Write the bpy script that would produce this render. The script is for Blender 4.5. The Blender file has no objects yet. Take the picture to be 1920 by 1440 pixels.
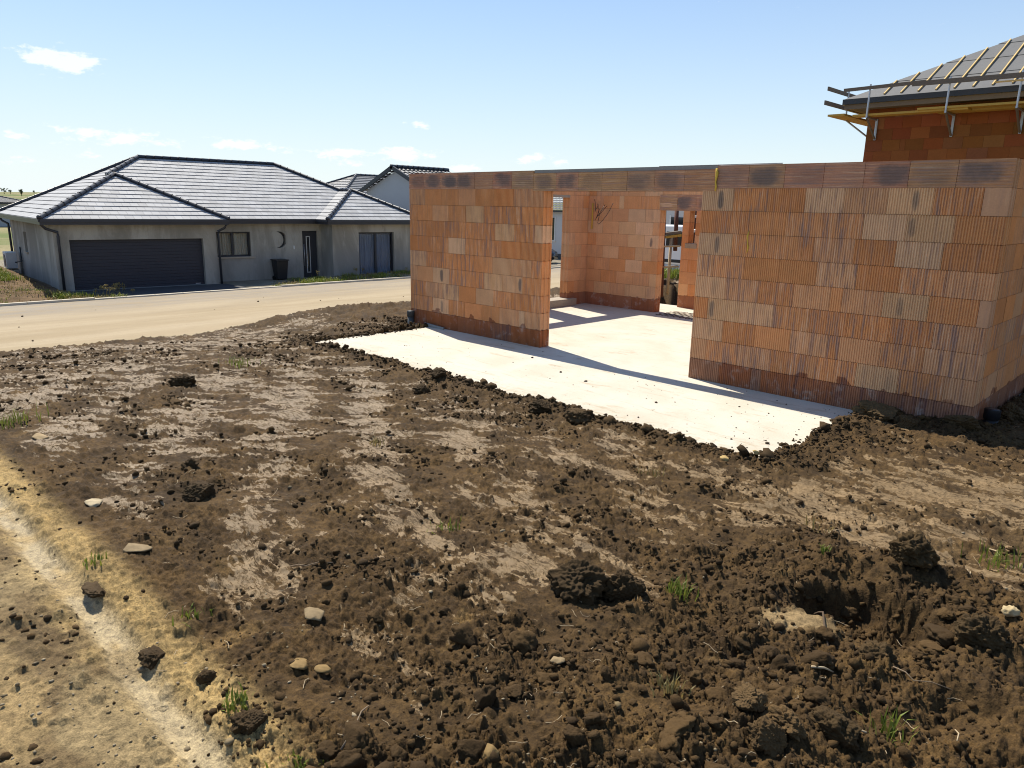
import bpy, math, random
import numpy as np
from mathutils import Vector
rng = np.random.default_rng(7)
random.seed(7)
sc = bpy.context.scene
COL = sc.collection
# ------------------------------------------------------------------ camera
FPX = 1363.554
YAW, PITCH, ROLL = -0.7743, 0.2395, 0.0199
CAM = np.array([1.52, -7.764, 2.0043])
def _axes():
    cy, sy = math.cos(YAW), math.sin(YAW)
    f = np.array([sy*math.cos(PITCH), cy*math.cos(PITCH), -math.sin(PITCH)])
    r = np.array([cy, -sy, 0.0]); u = np.cross(r, f)
    return math.cos(ROLL)*r+math.sin(ROLL)*u, -math.sin(ROLL)*r+math.cos(ROLL)*u, f
RX, UX, FX = _axes()
def at(px, py, d):                      # point of the place seen at a pixel of the photo, d metres ahead
    return CAM + (FX*FPX + RX*(px-960) + UX*(720-py))*d/FPX
def onz(px, py, z):
    q = FX*FPX + RX*(px-960) + UX*(720-py)
    return CAM + q*((z-CAM[2])/q[2])
# ------------------------------------------------------------------ mesh helpers
class MB:
    def __init__(s): s.v = []; s.f = []; s.a = {}; s.uv = None; s.n = 0
    def add(s, verts, faces, **attrs):
        n = s.n
        s.v.extend([tuple(map(float, p)) for p in verts]); s.f.extend([tuple(i+n for i in f) for f in faces])
        for k, vals in attrs.items():
            s.a.setdefault(k, []).extend(vals)
        s.n += len(verts)
    def box(s, c, size, rz=0.0, ax=None):
        hx, hy, hz = [q/2 for q in size]
        co, si = math.cos(rz), math.sin(rz)
        vs = []
        for dz in (-hz, hz):
            for dx, dy in ((-hx, -hy), (hx, -hy), (hx, hy), (-hx, hy)):
                vs.append((c[0]+dx*co-dy*si, c[1]+dx*si+dy*co, c[2]+dz))
        s.add(vs, [(3, 2, 1, 0), (4, 5, 6, 7), (0, 1, 5, 4), (1, 2, 6, 5), (2, 3, 7, 6), (3, 0, 4, 7)])
    def obox(s, o, a, b, c):            # box from corner o with edge vectors a, b, c
        o, a, b, c = [np.array(q, float) for q in (o, a, b, c)]
        vs = [o, o+a, o+a+b, o+b, o+c, o+a+c, o+a+b+c, o+b+c]
        fs = [(3, 2, 1, 0), (4, 5, 6, 7), (0, 1, 5, 4), (1, 2, 6, 5), (2, 3, 7, 6), (3, 0, 4, 7)]
        if np.dot(np.cross(a, b), c) < 0: fs = [t[::-1] for t in fs]
        s.add(vs, fs)
    def beam(s, p, q, w, h, up=(0, 0, 1)):
        p, q, up = np.array(p, float), np.array(q, float), np.array(up, float)
        d = q-p; d /= np.linalg.norm(d)
        a = np.cross(d, up); a /= np.linalg.norm(a); b = np.cross(a, d)
        s.obox(p-a*w/2-b*h/2, q-p, a*w, b*h)
    def tube(s, pts, r, n=8, caps=True):
        pts = [np.array(p, float) for p in pts]
        rs = r if isinstance(r, (list, tuple)) else [r]*len(pts)
        vs = []; fs = []
        for i, p in enumerate(pts):
            d = pts[min(i+1, len(pts)-1)]-pts[max(i-1, 0)]; d /= np.linalg.norm(d)
            t = np.array([0, 0, 1.0]) if abs(d[2]) < .9 else np.array([1.0, 0, 0])
            a = np.cross(d, t); a /= np.linalg.norm(a); b = np.cross(d, a)
            for k in range(n):
                an = 2*math.pi*k/n
                vs.append(p+(a*math.cos(an)+b*math.sin(an))*rs[i])
        for i in range(len(pts)-1):
            for k in range(n):
                k2 = (k+1) % n
                fs.append((i*n+k, i*n+k2, (i+1)*n+k2, (i+1)*n+k))
        if caps:
            fs.append(tuple(range(n))[::-1]); fs.append(tuple((len(pts)-1)*n+k for k in range(n)))
        s.add(vs, fs)
    def build(s, name, mat, parent=None, smooth=False, bevel=0.0):
        me = bpy.data.meshes.new(name)
        me.from_pydata(s.v, [], s.f)
        for k, vals in s.a.items():
            if k == 'uv':
                l = me.uv_layers.new(name='uv')
                arr = np.array(vals, np.float32)
                vi = np.zeros(len(me.loops), np.int32); me.loops.foreach_get('vertex_index', vi)
                l.data.foreach_set('uv', arr[vi].ravel())
            else:
                at_ = me.attributes.new(k, 'FLOAT_COLOR', 'POINT')
                at_.data.foreach_set('color', np.array(vals, np.float32).ravel())
        me.materials.append(mat)
        if smooth: me.shade_smooth()
        o = bpy.data.objects.new(name, me); COL.objects.link(o)
        if parent is not None: o.parent = parent
        if bevel:
            m = o.modifiers.new('bevel', 'BEVEL'); m.width = bevel; m.segments = 2; m.limit_method = 'ANGLE'
        return o
def np_mesh(name, V, F, mat, attrs=None, smooth=True, parent=None):
    me = bpy.data.meshes.new(name)
    F = np.asarray(F, np.int32); k = F.shape[1]
    me.vertices.add(len(V)); me.vertices.foreach_set('co', np.asarray(V, np.float32).ravel())
    me.loops.add(F.size); me.loops.foreach_set('vertex_index', F.ravel())
    me.polygons.add(len(F)); me.polygons.foreach_set('loop_start', np.arange(0, F.size, k, dtype=np.int32))
    me.update(calc_edges=True)
    for n, A in (attrs or {}).items():
        a = me.attributes.new(n, 'FLOAT_COLOR', 'POINT'); a.data.foreach_set('color', np.asarray(A, np.float32).ravel())
    me.materials.append(mat)
    if smooth: me.shade_smooth()
    o = bpy.data.objects.new(name, me); COL.objects.link(o)
    if parent is not None: o.parent = parent
    return o
def tag(o, label=None, cat=None, group=None, kind=None):
    if label: o['label'] = label
    if cat: o['category'] = cat
    if group: o['group'] = group
    if kind: o['kind'] = kind
    return o
def thing(name, label, cat, group=None):
    o = bpy.data.objects.new(name, None); COL.objects.link(o); o.empty_display_size = .2
    return tag(o, label, cat, group)
# ------------------------------------------------------------------ materials
class NT:
    def __init__(s, name):
        s.m = bpy.data.materials.new(name); s.m.use_nodes = True
        s.t = s.m.node_tree; s.b = s.t.nodes['Principled BSDF']
    def n(s, kind, **kw):
        d = s.t.nodes.new('ShaderNode'+kind)
        for k, v in kw.items():
            if k in d.inputs.keys() if isinstance(k, str) else False: d.inputs[k].default_value = v
            else: setattr(d, k, v)
        return d
    def l(s, a, b): s.t.links.new(a, b)
    def math(s, op, a, b=None, c=None, clamp=False):
        d = s.t.nodes.new('ShaderNodeMath'); d.operation = op; d.use_clamp = clamp
        for i, q in enumerate((a, b, c)):
            if q is None: continue
            if hasattr(q, 'is_output'): s.l(q, d.inputs[i])
            else: d.inputs[i].default_value = q
        return d.outputs[0]
    def mix(s, fac, a, b, blend='MIX'):
        d = s.t.nodes.new('ShaderNodeMix'); d.data_type = 'RGBA'; d.blend_type = blend
        for i, q in ((0, fac), (6, a), (7, b)):
            if hasattr(q, 'is_output'): s.l(q, d.inputs[i])
            else: d.inputs[i].default_value = q if i == 0 else (*q[:3], 1)
        return d.outputs[2]
    def coord(s, kind='Object', scale=(1, 1, 1)):
        c = s.t.nodes.new('ShaderNodeTexCoord'); m = s.t.nodes.new('ShaderNodeMapping')
        m.inputs['Scale'].default_value = scale
        s.l(c.outputs[kind], m.inputs[0]); return m.outputs[0]
    def noise(s, vec, scale, detail=4, rough=.55, dist=0.0):
        d = s.t.nodes.new('ShaderNodeTexNoise')
        d.inputs['Scale'].default_value = scale; d.inputs['Detail'].default_value = detail
        d.inputs['Roughness'].default_value = rough; d.inputs['Distortion'].default_value = dist
        s.l(vec, d.inputs['Vector']); return d.outputs['Fac']
    def ramp(s, fac, lo, hi):
        d = s.t.nodes.new('ShaderNodeMapRange'); d.interpolation_type = 'SMOOTHSTEP'
        d.inputs[1].default_value = lo; d.inputs[2].default_value = hi
        s.l(fac, d.inputs[0]); return d.outputs[0]
    def attr(s, name):
        d = s.t.nodes.new('ShaderNodeAttribute'); d.attribute_name = name; return d
    def bump(s, h, strength, dist):
        d = s.t.nodes.new('ShaderNodeBump'); d.inputs['Strength'].default_value = strength
        d.inputs['Distance'].default_value = dist
        s.l(h, d.inputs['Height']); s.l(d.outputs[0], s.b.inputs['Normal'])
    def base(s, c):
        if hasattr(c, 'is_output'): s.l(c, s.b.inputs['Base Color'])
        else: s.b.inputs['Base Color'].default_value = (*c, 1)
    def set(s, rough=.7, spec=.3, metal=0.0):
        s.b.inputs['Roughness'].default_value = rough; s.b.inputs['Metallic'].default_value = metal
        s.b.inputs['Specular IOR Level'].default_value = spec
def simple(name, c, rough=.7, spec=.3, metal=0.0, var=.15, scale=4.0, bump=0.0, stretch=(1, 1, 1)):
    t = NT(name); v = t.coord('Object', stretch)
    n = t.noise(v, scale, 5)
    n2 = t.noise(v, scale*9, 3)
    m = t.math('MULTIPLY_ADD', t.math('ADD', n, n2), var, 1-var)
    cc = t.mix(1.0, c, (1, 1, 1), 'MULTIPLY')
    d = t.t.nodes.new('ShaderNodeVectorMath'); d.operation = 'SCALE'
    t.l(cc, d.inputs[0]); t.l(m, d.inputs[3]); t.base(d.outputs[0])
    t.set(rough, spec, metal)
    if bump: t.bump(n2, bump, .01)
    return t.m
def scale_col(t, c, f):
    d = t.t.nodes.new('ShaderNodeVectorMath'); d.operation = 'SCALE'
    t.l(c, d.inputs[0]); t.l(f, d.inputs[3]); return d.outputs[0]
M = {}
def mat_block():
    t = NT('hollow_clay_block'); bc = t.attr('bcol'); bp = t.attr('bpar')
    sep = t.n('SeparateColor'); t.l(bp.outputs['Color'], sep.inputs[0])
    geo = t.n('NewGeometry'); pos = geo.outputs['Position']
    mp = t.n('Mapping'); mp.inputs['Scale'].default_value = (14, 14, 1.2); t.l(pos, mp.inputs[0])
    st = t.noise(mp.outputs[0], 1.6, 5, .7)
    mp2 = t.n('Mapping'); mp2.inputs['Scale'].default_value = (1.2, 1.2, 26); t.l(pos, mp2.inputs[0])
    sth = t.noise(mp2.outputs[0], 1.6, 5, .7)
    fine = t.noise(pos, 55, 4, .6); cloud = t.noise(pos, 5, 4, .55)
    # alpha of bcol: 0 vertical ribs, 1 horizontal ribs
    hz = bc.outputs['Alpha']
    mm = t.n('Mix'); t.l(hz, mm.inputs[0]); t.l(st, mm.inputs[2]); t.l(sth, mm.inputs[3])
    streak = mm.outputs[0]
    sm = t.math('MULTIPLY', t.ramp(streak, .47, .62), sep.outputs[0], clamp=True)
    c = t.mix(sm, bc.outputs['Color'], (.36, .22, .17))
    lt = t.math('MULTIPLY', t.ramp(streak, .50, .30), t.math('MULTIPLY', sep.outputs[0], .8), clamp=True)
    c = t.mix(lt, c, (.68, .47, .33))
    # ink-dark kiln smudge
    u2 = t.math('POWER', t.math('ABSOLUTE', sep.outputs[1]), 2.6); v2 = t.math('POWER', t.math('ABSOLUTE', sep.outputs[2]), 4.0)
    rr = t.math('ADD', t.math('ADD', u2, v2), t.math('MULTIPLY_ADD', cloud, 2.8, -1.4))
    k = t.math('MULTIPLY', t.ramp(t.math('ADD', rr, t.math('MULTIPLY_ADD', streak, 2.6, -1.3)), 1.35, .05), bp.outputs['Alpha'])
    c = t.mix(k, c, (.13, .11, .108))
    f = t.math('MULTIPLY_ADD', t.math('ADD', fine, cloud), .34, .66)
    c = scale_col(t, c, f)
    # rising damp in the lowest course
    sx = t.n('SeparateXYZ'); t.l(pos, sx.inputs[0])
    dn = t.noise(pos, 4.5, 3, .5)
    wet = t.ramp(t.math('ADD', sx.outputs[2], t.math('MULTIPLY_ADD', t.ramp(dn, .52, .70), -.075, .0)), .262, .246)
    wetter = t.math('MULTIPLY', wet, .95)
    c2 = t.mix(1.0, c, (.50, .40, .42), 'MULTIPLY')
    c = t.mix(wetter, c, c2)
    salt = t.math('MULTIPLY', t.math('MULTIPLY', t.ramp(t.noise(pos, 6, 5, .7), .52, .74), wet), .6)
    c = t.mix(salt, c, (.5, .43, .38))
    t.base(c); t.set(.85, .2); t.bump(fine, .25, .004)
    return t.m
M['block'] = mat_block()
def mat_soil():
    t = NT('soil'); a = t.attr('scol'); pa = t.attr('pcol'); geo = t.n('NewGeometry'); pos = geo.outputs['Position']
    n1 = t.noise(pos, 150, 4, .65); n2 = t.noise(pos, 36, 5, .62); n3 = t.noise(pos, 6, 5, .6)
    mp = t.n('Mapping'); mp.inputs['Scale'].default_value = (.7, 1.3, 1); t.l(pos, mp.inputs[0])
    n4 = t.noise(mp.outputs[0], 17, 6, .68)
    p = t.ramp(t.math('ADD', a.outputs['Alpha'], t.math('MULTIPLY_ADD', n4, 1.9, -.95)), .44, .56)
    mpc = t.n('Mapping'); mpc.inputs['Scale'].default_value = (.55, 1.5, 1); t.l(pos, mpc.inputs[0])
    ck = t.noise(mpc.outputs[0], 8, 5, .62, .6)
    crk = t.ramp(t.math('ABSOLUTE', t.math('SUBTRACT', ck, .5)), .030, .008)
    ck2 = t.noise(mpc.outputs[0], 21, 4, .6, .4)
    crk2 = t.ramp(t.math('ABSOLUTE', t.math('SUBTRACT', ck2, .5)), .030, .010)
    crk = t.math('MAXIMUM', crk, t.math('MULTIPLY', crk2, .7))
    p = t.math('MULTIPLY', p, t.math('MULTIPLY_ADD', crk, -.85, 1.0))
    inv = t.math('SUBTRACT', 1.0, p)
    amp = t.math('MULTIPLY_ADD', inv, 1.0, .35)
    v = t.math('MULTIPLY_ADD', t.math('SUBTRACT', t.math('ADD', n1, n2), 1.0), t.math('MULTIPLY', amp, 1.5), 1.0)
    v = t.math('MULTIPLY', v, t.math('MULTIPLY_ADD', n3, .5, .75))
    c = t.mix(p, a.outputs['Color'], pa.outputs['Color'])
    t.base(scale_col(t, c, v)); t.set(.85, .2)
    t.l(t.math('MULTIPLY_ADD', pa.outputs['Alpha'], -.48, t.math('MULTIPLY_ADD', p, -.2, .9)), t.b.inputs['Roughness'])
    h = t.math('ADD', t.math('MULTIPLY', t.math('MULTIPLY', n1, .5), inv), t.math('MULTIPLY_ADD', p, .6, t.math('MULTIPLY', n2, t.math('MULTIPLY_ADD', inv, .8, .3))))
    t.bump(h, .7, .014)
    return t.m
M['soil'] = mat_soil()
def mat_vcol(name, rough=.85, grain=60, bump=.5):
    t = NT(name); a = t.attr('scol'); geo = t.n('NewGeometry'); pos = geo.outputs['Position']
    n1 = t.noise(pos, grain, 5, .65); n2 = t.noise(pos, grain/7, 4, .6)
    s = t.math('MULTIPLY_ADD', t.math('ADD', n1, n2), .6, .4)
    t.base(scale_col(t, a.outputs['Color'], s)); t.set(rough, .2); t.bump(n1, bump, .008)
    return t.m
M['crumb'] = mat_vcol('soil_crumb', .9, 140, .6)
M['stone'] = mat_vcol('limestone', .85, 70, .4)
def mat_concrete():
    t = NT('concrete_slab'); geo = t.n('NewGeometry'); pos = geo.outputs['Position']
    n1 = t.noise(pos, 1.1, 6, .6, .4); n2 = t.noise(pos, 9, 6, .65); n3 = t.noise(pos, 70, 4, .6)
    mp = t.n('Mapping'); mp.inputs['Scale'].default_value = (.8, 3.2, 1); t.l(pos, mp.inputs[0])
    n4 = t.noise(mp.outputs[0], 2.4, 6, .7, .6)
    c = t.mix(t.ramp(n1, .35, .7), (.55, .51, .43), (.48, .435, .35))
    c = t.mix(t.math('MULTIPLY', t.ramp(n4, .54, .70), .6), c, (.33, .26, .17))
    c = t.mix(t.math('MULTIPLY', t.ramp(n2, .60, .72), .35), c, (.42, .37, .29))
    sx = t.n('SeparateXYZ'); t.l(pos, sx.inputs[0])
    e = t.ramp(t.math('ADD', sx.outputs[1], t.math('MULTIPLY_ADD', n2, -1.4, .7)), -1.75, -2.5)
    e2 = t.math('MULTIPLY', e, t.ramp(t.noise(pos, 14, 5, .7), .42, .62))
    c = t.mix(t.math('MULTIPLY', e2, .8), c, (.33, .26, .15))
    spk = t.ramp(t.noise(pos, 42, 2, .5), .70, .74)
    c = t.mix(t.math('MULTIPLY', spk, .5), c, (.12, .09, .06))
    c = scale_col(t, c, t.math('MULTIPLY_ADD', n3, .3, .85))
    t.base(c); t.set(.8, .25); t.bump(t.math('ADD', n2, n3), .2, .006); return t.m
M['slab'] = mat_concrete()
def mat_road():
    t = NT('sandy_road'); geo = t.n('NewGeometry'); pos = geo.outputs['Position']
    mp = t.n('Mapping'); mp.inputs['Scale'].default_value = (1, .16, 1); t.l(pos, mp.inputs[0])
    n1 = t.noise(mp.outputs[0], .8, 6, .62, .5); n2 = t.noise(mp.outputs[0], 5, 6, .65); n3 = t.noise(pos, 30, 4, .6)
    n5 = t.noise(mp.outputs[0], 16, 5, .7)
    sx = t.n('SeparateXYZ'); t.l(pos, sx.inputs[0])
    c = t.mix(t.ramp(n1, .3, .7), (.30, .235, .145), (.37, .30, .20))
    # worn asphalt shows along the far kerb
    gx = t.ramp(t.math('ADD', sx.outputs[0], t.math('MULTIPLY_ADD', n1, 5.0, -2.5)), -21.2, -25.4)
    gm = t.math('MULTIPLY', gx, t.ramp(n2, .32, .58))
    c = t.mix(t.math('MULTIPLY', gm, .8), c, (.24, .215, .185))
    c = t.mix(t.math('MULTIPLY', t.ramp(n2, .56, .7), .5), c, (.26, .2, .13))
    c = t.mix(t.math('MULTIPLY', t.ramp(n5, .62, .7), .6), c, (.2, .15, .09))
    c = scale_col(t, c, t.math('MULTIPLY_ADD', t.math('ADD', n3, n2), .32, .68))
    t.base(c); t.set(.9, .15); t.bump(t.math('ADD', n5, n3), .5, .02); return t.m
M['road'] = mat_road()
def mat_tiles(name, c, rough, wave=False):
    t = NT(name); uv = t.n('UVMap'); uv.uv_map = 'uv'
    br = t.n('TexBrick'); br.offset = .5; br.squash = 1
    br.inputs['Scale'].default_value = 1.0; br.inputs['Brick Width'].default_value = .30
    br.inputs['Row Height'].default_value = .345; br.inputs['Mortar Size'].default_value = .006
    br.inputs['Mortar Smooth'].default_value = .3
    br.inputs['Color1'].default_value = (*[q*.9 for q in c], 1); br.inputs['Color2'].default_value = (*[q*1.12 for q in c], 1)
    br.inputs['Mortar'].default_value = (*[q*.45 for q in c], 1)
    t.l(uv.outputs[0], br.inputs['Vector'])
    v = t.coord(); n = t.noise(v, 1.3, 5); n2 = t.noise(v, 14, 4)
    t.base(scale_col(t, br.outputs['Color'], t.math('MULTIPLY_ADD', t.math('ADD', n, n2), .4, .6)))
    t.set(rough, .5)
    t.l(t.math('MULTIPLY_ADD', n2, .25, rough-.12), t.b.inputs['Roughness'])
    t.bump(t.math('MULTIPLY', br.outputs['Fac'], -1.0), .4, .01)
    return t.m
M['tile'] = mat_tiles('flat_roof_tile', (.32, .327, .338), .76)
M['wavetile'] = mat_tiles('wavy_roof_tile', (.17, .172, .178), .38)
def mat_render_coat():
    t = NT('grey_cement_render'); v = t.coord()
    mp = t.n('Mapping'); mp.inputs['Scale'].default_value = (1, 1, .35); t.l(v, mp.inputs[0])
    n1 = t.noise(mp.outputs[0], .55, 6, .62, .6); n2 = t.noise(mp.outputs[0], 2.6, 6, .65); n3 = t.noise(v, 30, 4)
    c = t.mix(t.ramp(n1, .40, .60), (.235, .22, .185), (.39, .37, .32))
    c = t.mix(t.math('MULTIPLY', t.ramp(n2, .50, .66), .6), c, (.235, .22, .185))
    c = t.mix(t.math('MULTIPLY', t.ramp(n2, .42, .30), .5), c, (.40, .385, .35))
    sx = t.n('SeparateXYZ'); t.l(v, sx.inputs[0])
    low = t.ramp(t.math('ADD', sx.outputs[2], t.math('MULTIPLY_ADD', n1, .9, -.45)), .1, -.6)
    c = t.mix(t.math('MULTIPLY', low, .45), c, (.22, .22, .225))
    t.base(scale_col(t, c, t.math('MULTIPLY_ADD', n3, .2, .9))); t.set(.92, .15); t.bump(n3, .25, .004); return t.m
M['render'] = mat_render_coat()
M['membrane'] = simple('roof_membrane', (.13, .13, .128), .65, .3, var=.25, scale=1.5, bump=.2)
M['batten'] = simple('yellow_batten', (.62, .44, .18), .7, .2, var=.2, scale=6)
M['plank'] = simple('yellow_plank', (.46, .30, .07), .75, .2, var=.3, scale=3, stretch=(1, 6, 6))
M['oldwood'] = simple('weathered_board', (.16, .135, .11), .85, .15, var=.35, scale=3, stretch=(1, 6, 6))
M['steel'] = simple('galvanised_steel', (.42, .45, .5), .45, .5, .7, var=.2)
M['rust'] = simple('rusty_steel', (.11, .045, .03), .8, .3, .2, var=.4, scale=10)
M['anthracite'] = simple('anthracite_paint', (.022, .026, .034), .5, .4, var=.2, scale=2)
M['door'] = simple('garage_door_paint', (.024, .028, .042), .5, .35, var=.25, scale=1.2, stretch=(1, 1, 8))
M['gutter'] = simple('gutter_zinc', (.028, .032, .042), .42, .5, .2, var=.2)
M['black'] = simple('black_plastic', (.014, .014, .017), .45, .4, var=.2)
M['darkgrey'] = simple('grey_plastic_pipe', (.06, .068, .072), .5, .4, var=.25)
M['white'] = simple('white_paint', (.72, .72, .70), .5, .4, var=.08)
M['acgrey'] = simple('pale_grey_casing', (.50, .51, .51), .55, .3, var=.1)
M['beam'] = simple('grey_concrete', (.25, .25, .24), .9, .15, var=.3, scale=5, bump=.3)
M['paleblock'] = simple('pale_concrete', (.36, .31, .25), .9, .15, var=.35, scale=6, bump=.3)
M['foam'] = simple('mounting_foam', (.62, .42, .07), .8, .2, var=.3, scale=20, bump=.4)
M['bluewall'] = simple('blue_grey_plaster', (.36, .38, .40), .9, .15, var=.08, scale=2)
M['whitewall'] = simple('white_plaster', (.58, .58, .58), .9, .15, var=.08, scale=2)
M['curtain'] = simple('net_curtain', (.21, .235, .29), .8, .2, var=.2, scale=3)
M['drape'] = simple('cream_drape', (.48, .42, .32), .8, .2, var=.2, scale=3)
M['rubber'] = simple('tyre_rubber', (.015, .015, .015), .8, .2)
M['carpaint'] = simple('black_car_paint', (.012, .013, .018), .2, .6, .2, var=.05)
M['vanpaint'] = simple('white_van_paint', (.70, .72, .74), .3, .5, var=.04)
M['lamp'] = simple('lamp_glass', (.6, .6, .62), .15, .6, var=.05)
M['bark'] = simple('bark', (.09, .065, .045), .9, .1, var=.4, scale=8)
M['twig'] = simple('dry_twig', (.20, .15, .10), .85, .15, var=.4, scale=20)
M['root'] = simple('pale_root', (.42, .33, .21), .8, .15, var=.3, scale=20)
M['wire'] = simple('mesh_wire', (.12, .08, .06), .7, .3, .4, var=.3, scale=9)
def mat_glass():
    t = NT('window_glass'); t.base((.9, .95, 1.0)); t.set(.02, .5)
    t.b.inputs['Transmission Weight'].default_value = 1.0; t.b.inputs['IOR'].default_value = 1.15
    t.b.inputs['Specular IOR Level'].default_value = .9
    return t.m
M['glass'] = mat_glass()
M['darkglass'] = simple('dark_glass', (.02, .025, .03), .06, .6, var=.05)
def mat_leaf(name, c, t_=.3):
    t = NT(name); v = t.coord(); n = t.noise(v, 3.0, 4); n2 = t.noise(v, 40, 3)
    cc = t.mix(t.ramp(n, .3, .7), tuple(q*.6 for q in c), c)
    cc = t.mix(t.math('MULTIPLY', t.ramp(n2, .5, .7), .5), cc, (c[0]*2.0, c[1]*1.4, c[2]*.9))
    t.base(cc); t.set(.6, .25)
    t.b.inputs['Subsurface Weight'].default_value = 0.0
    tr = t.n('BsdfTranslucent'); t.l(cc, tr.inputs['Color'])
    mx = t.n('MixShader'); mx.inputs[0].default_value = t_
    out = t.t.nodes['Material Output']
    t.l(t.b.outputs[0], mx.inputs[1]); t.l(tr.outputs[0], mx.inputs[2]); t.l(mx.outputs[0], out.inputs['Surface'])
    return t.m
M['grass'] = mat_leaf('grass_blade', (.19, .24, .04))
M['drygrass'] = mat_leaf('dry_grass', (.30, .25, .10))
M['leaf'] = mat_leaf('leaf', (.045, .085, .02))
def mat_field():
    t = NT('far_field'); geo = t.n('NewGeometry'); pos = geo.outputs['Position']
    n = t.noise(pos, .02, 6, .6); n2 = t.noise(pos, .6, 6, .65)
    c = t.mix(t.ramp(n, .42, .6), (.12, .15, .05), (.26, .22, .12))
    c = t.mix(t.math('MULTIPLY', t.ramp(n2, .45, .65), .6), c, (.09, .12, .035))
    t.base(c); t.set(.95, .1); return t.m
M['field'] = mat_field()
def mat_brick_far():
    t = NT('far_clay_block'); bc = t.attr('bcol'); v = t.coord()
    n = t.noise(v, 2, 5); n2 = t.noise(v, 30, 4)
    t.base(scale_col(t, bc.outputs['Color'], t.math('MULTIPLY_ADD', t.math('ADD', n, n2), .3, .7))); t.set(.9, .15); return t.m
M['blockfar'] = mat_brick_far()

# ------------------------------------------------------------------ numpy noise
def _hash(ix, iy, s):
    h = (ix.astype(np.int64)*374761393 + iy.astype(np.int64)*668265263 + s*2147483647) & 0xffffffff
    h = ((h ^ (h >> 13))*1274126177) & 0xffffffff
    h = ((h ^ (h >> 16))*2246822519) & 0xffffffff
    return ((h ^ (h >> 15)) & 0xffffff)/float(0x1000000)
def perlin(x, y, s=0):
    ix, iy = np.floor(x), np.floor(y); fx, fy = x-ix, y-iy
    ix = ix.astype(np.int64); iy = iy.astype(np.int64)
    u = fx*fx*fx*(fx*(fx*6-15)+10); v = fy*fy*fy*(fy*(fy*6-15)+10)
    def g(dx, dy):
        a = _hash(ix+dx, iy+dy, s)*2*np.pi
        return np.cos(a)*(fx-dx)+np.sin(a)*(fy-dy)
    a = g(0, 0)*(1-u)+g(1, 0)*u; b = g(0, 1)*(1-u)+g(1, 1)*u
    return (a*(1-v)+b*v)*1.5
def fbm(x, y, o=4, s=0, gain=.5):
    t = 0; am = 1.0; tot = 0
    for i in range(o):
        t = t+am*perlin(x*2**i+17.3*i, y*2**i-9.1*i, s+i); tot += am; am *= gain
    return t/tot
def domes(x, y, cell, dens, s, rmin=.25, rmax=.62, dmap=None):
    """heap of rounded lumps, one per cell at most; returns height and an id in 0..1"""
    gx, gy = x/cell, y/cell; ix, iy = np.floor(gx).astype(np.int64), np.floor(gy).astype(np.int64)
    h = np.zeros_like(x); idv = np.zeros_like(x)
    for dx in (-1, 0, 1):
        for dy in (-1, 0, 1):
            cx, cy = ix+dx, iy+dy
            on = _hash(cx, cy, s+5) < (dens if dmap is None else dens*dmap)
            px = cx+_hash(cx, cy, s); py = cy+_hash(cx, cy, s+1)
            r = rmin+(rmax-rmin)*_hash(cx, cy, s+2)**1.6
            an = _hash(cx, cy, s+3)*np.pi; q = .7+.6*_hash(cx, cy, s+4)
            ax, ay = gx-px, gy-py
            bx = ax*np.cos(an)+ay*np.sin(an); by = (-ax*np.sin(an)+ay*np.cos(an))
            d2 = (bx*bx*q+by*by/q)/(r*r)
            hh = np.where((d2 < 1) & on, np.clip(1-d2, 0, 1)**.6*r*(.45+.55*_hash(cx, cy, s+6)), 0)
            up = hh > h
            idv = np.where(up, _hash(cx, cy, s+7), idv); h = np.maximum(h, hh)
    return h*cell, idv
def sstep(a, b, x):
    t = np.clip((x-a)/(b-a), 0, 1); return t*t*(3-2*t)
# ------------------------------------------------------------------ the building plot's soil
X0, X1, YF = -8.02, -0.88, -2.46        # front apron of the slab
def crest_x(y):                         # top of the bank above the street
    return np.interp(y, [-9, -5.5, -4.0, -2.0, -.3, .9, 4, 20], [-12.3, -11.75, -11.75, -12.0, -11.3, -10.5, -10.3, -10.3])
def soil_base(x, y):
    z = .055 + .26*sstep(-2.2, -7.0, y)
    z = z - .105*np.clip(-7.2-x, 0, 5)*sstep(.8, -2.5, y) - .035*np.clip(-2-x, 0, 5)*sstep(-3, -6.5, y)
    # spoil heap left of the wall
    m = np.exp(-((x+9.9)/1.0)**2-((y-.6)/1.5)**2); z = z-.03*m
    m2 = np.exp(-((x+9.2)/.75)**2-((y+.7)/.5)**2); z = z+.05*m2
    cx = crest_x(y)
    dr = sstep(.3, -3.6, x-cx)
    z = z + .035*np.exp(-((x-cx-.25)/.45)**2)
    z = z*(1-dr) + (-1.55)*dr
    # ground behind the new house
    bk = sstep(5.9, 6.6, y)*sstep(-12, -10, x); z = z+bk*.12
    # trench at the right side wall
    z = z-.05*sstep(.55, .12, x)*sstep(-.06, .05, x)*sstep(-.35, .1, y)+.16*np.exp(-((x-.75)/.4)**2-((y-.8)/.5)**2)
    z = z-.22*np.exp(-((x+8.40)/.25)**2-((y+.12)/.28)**2)
    return z
def slab_sd(x, y):                      # > 0 outside the concrete
    dx = np.maximum(X0-x, x-X1); dy = YF-y
    front = np.where((dx > 0) & (dy > 0), np.hypot(np.maximum(dx, 0), np.maximum(dy, 0)), np.maximum(dx, dy))
    hx = np.maximum(-8.60-x, x-0.03); hy = np.maximum(-y-.005, y-5.9)
    house = np.maximum(hx, hy)
    return np.minimum(front, house)
RUT_Y = -7.03
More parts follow.
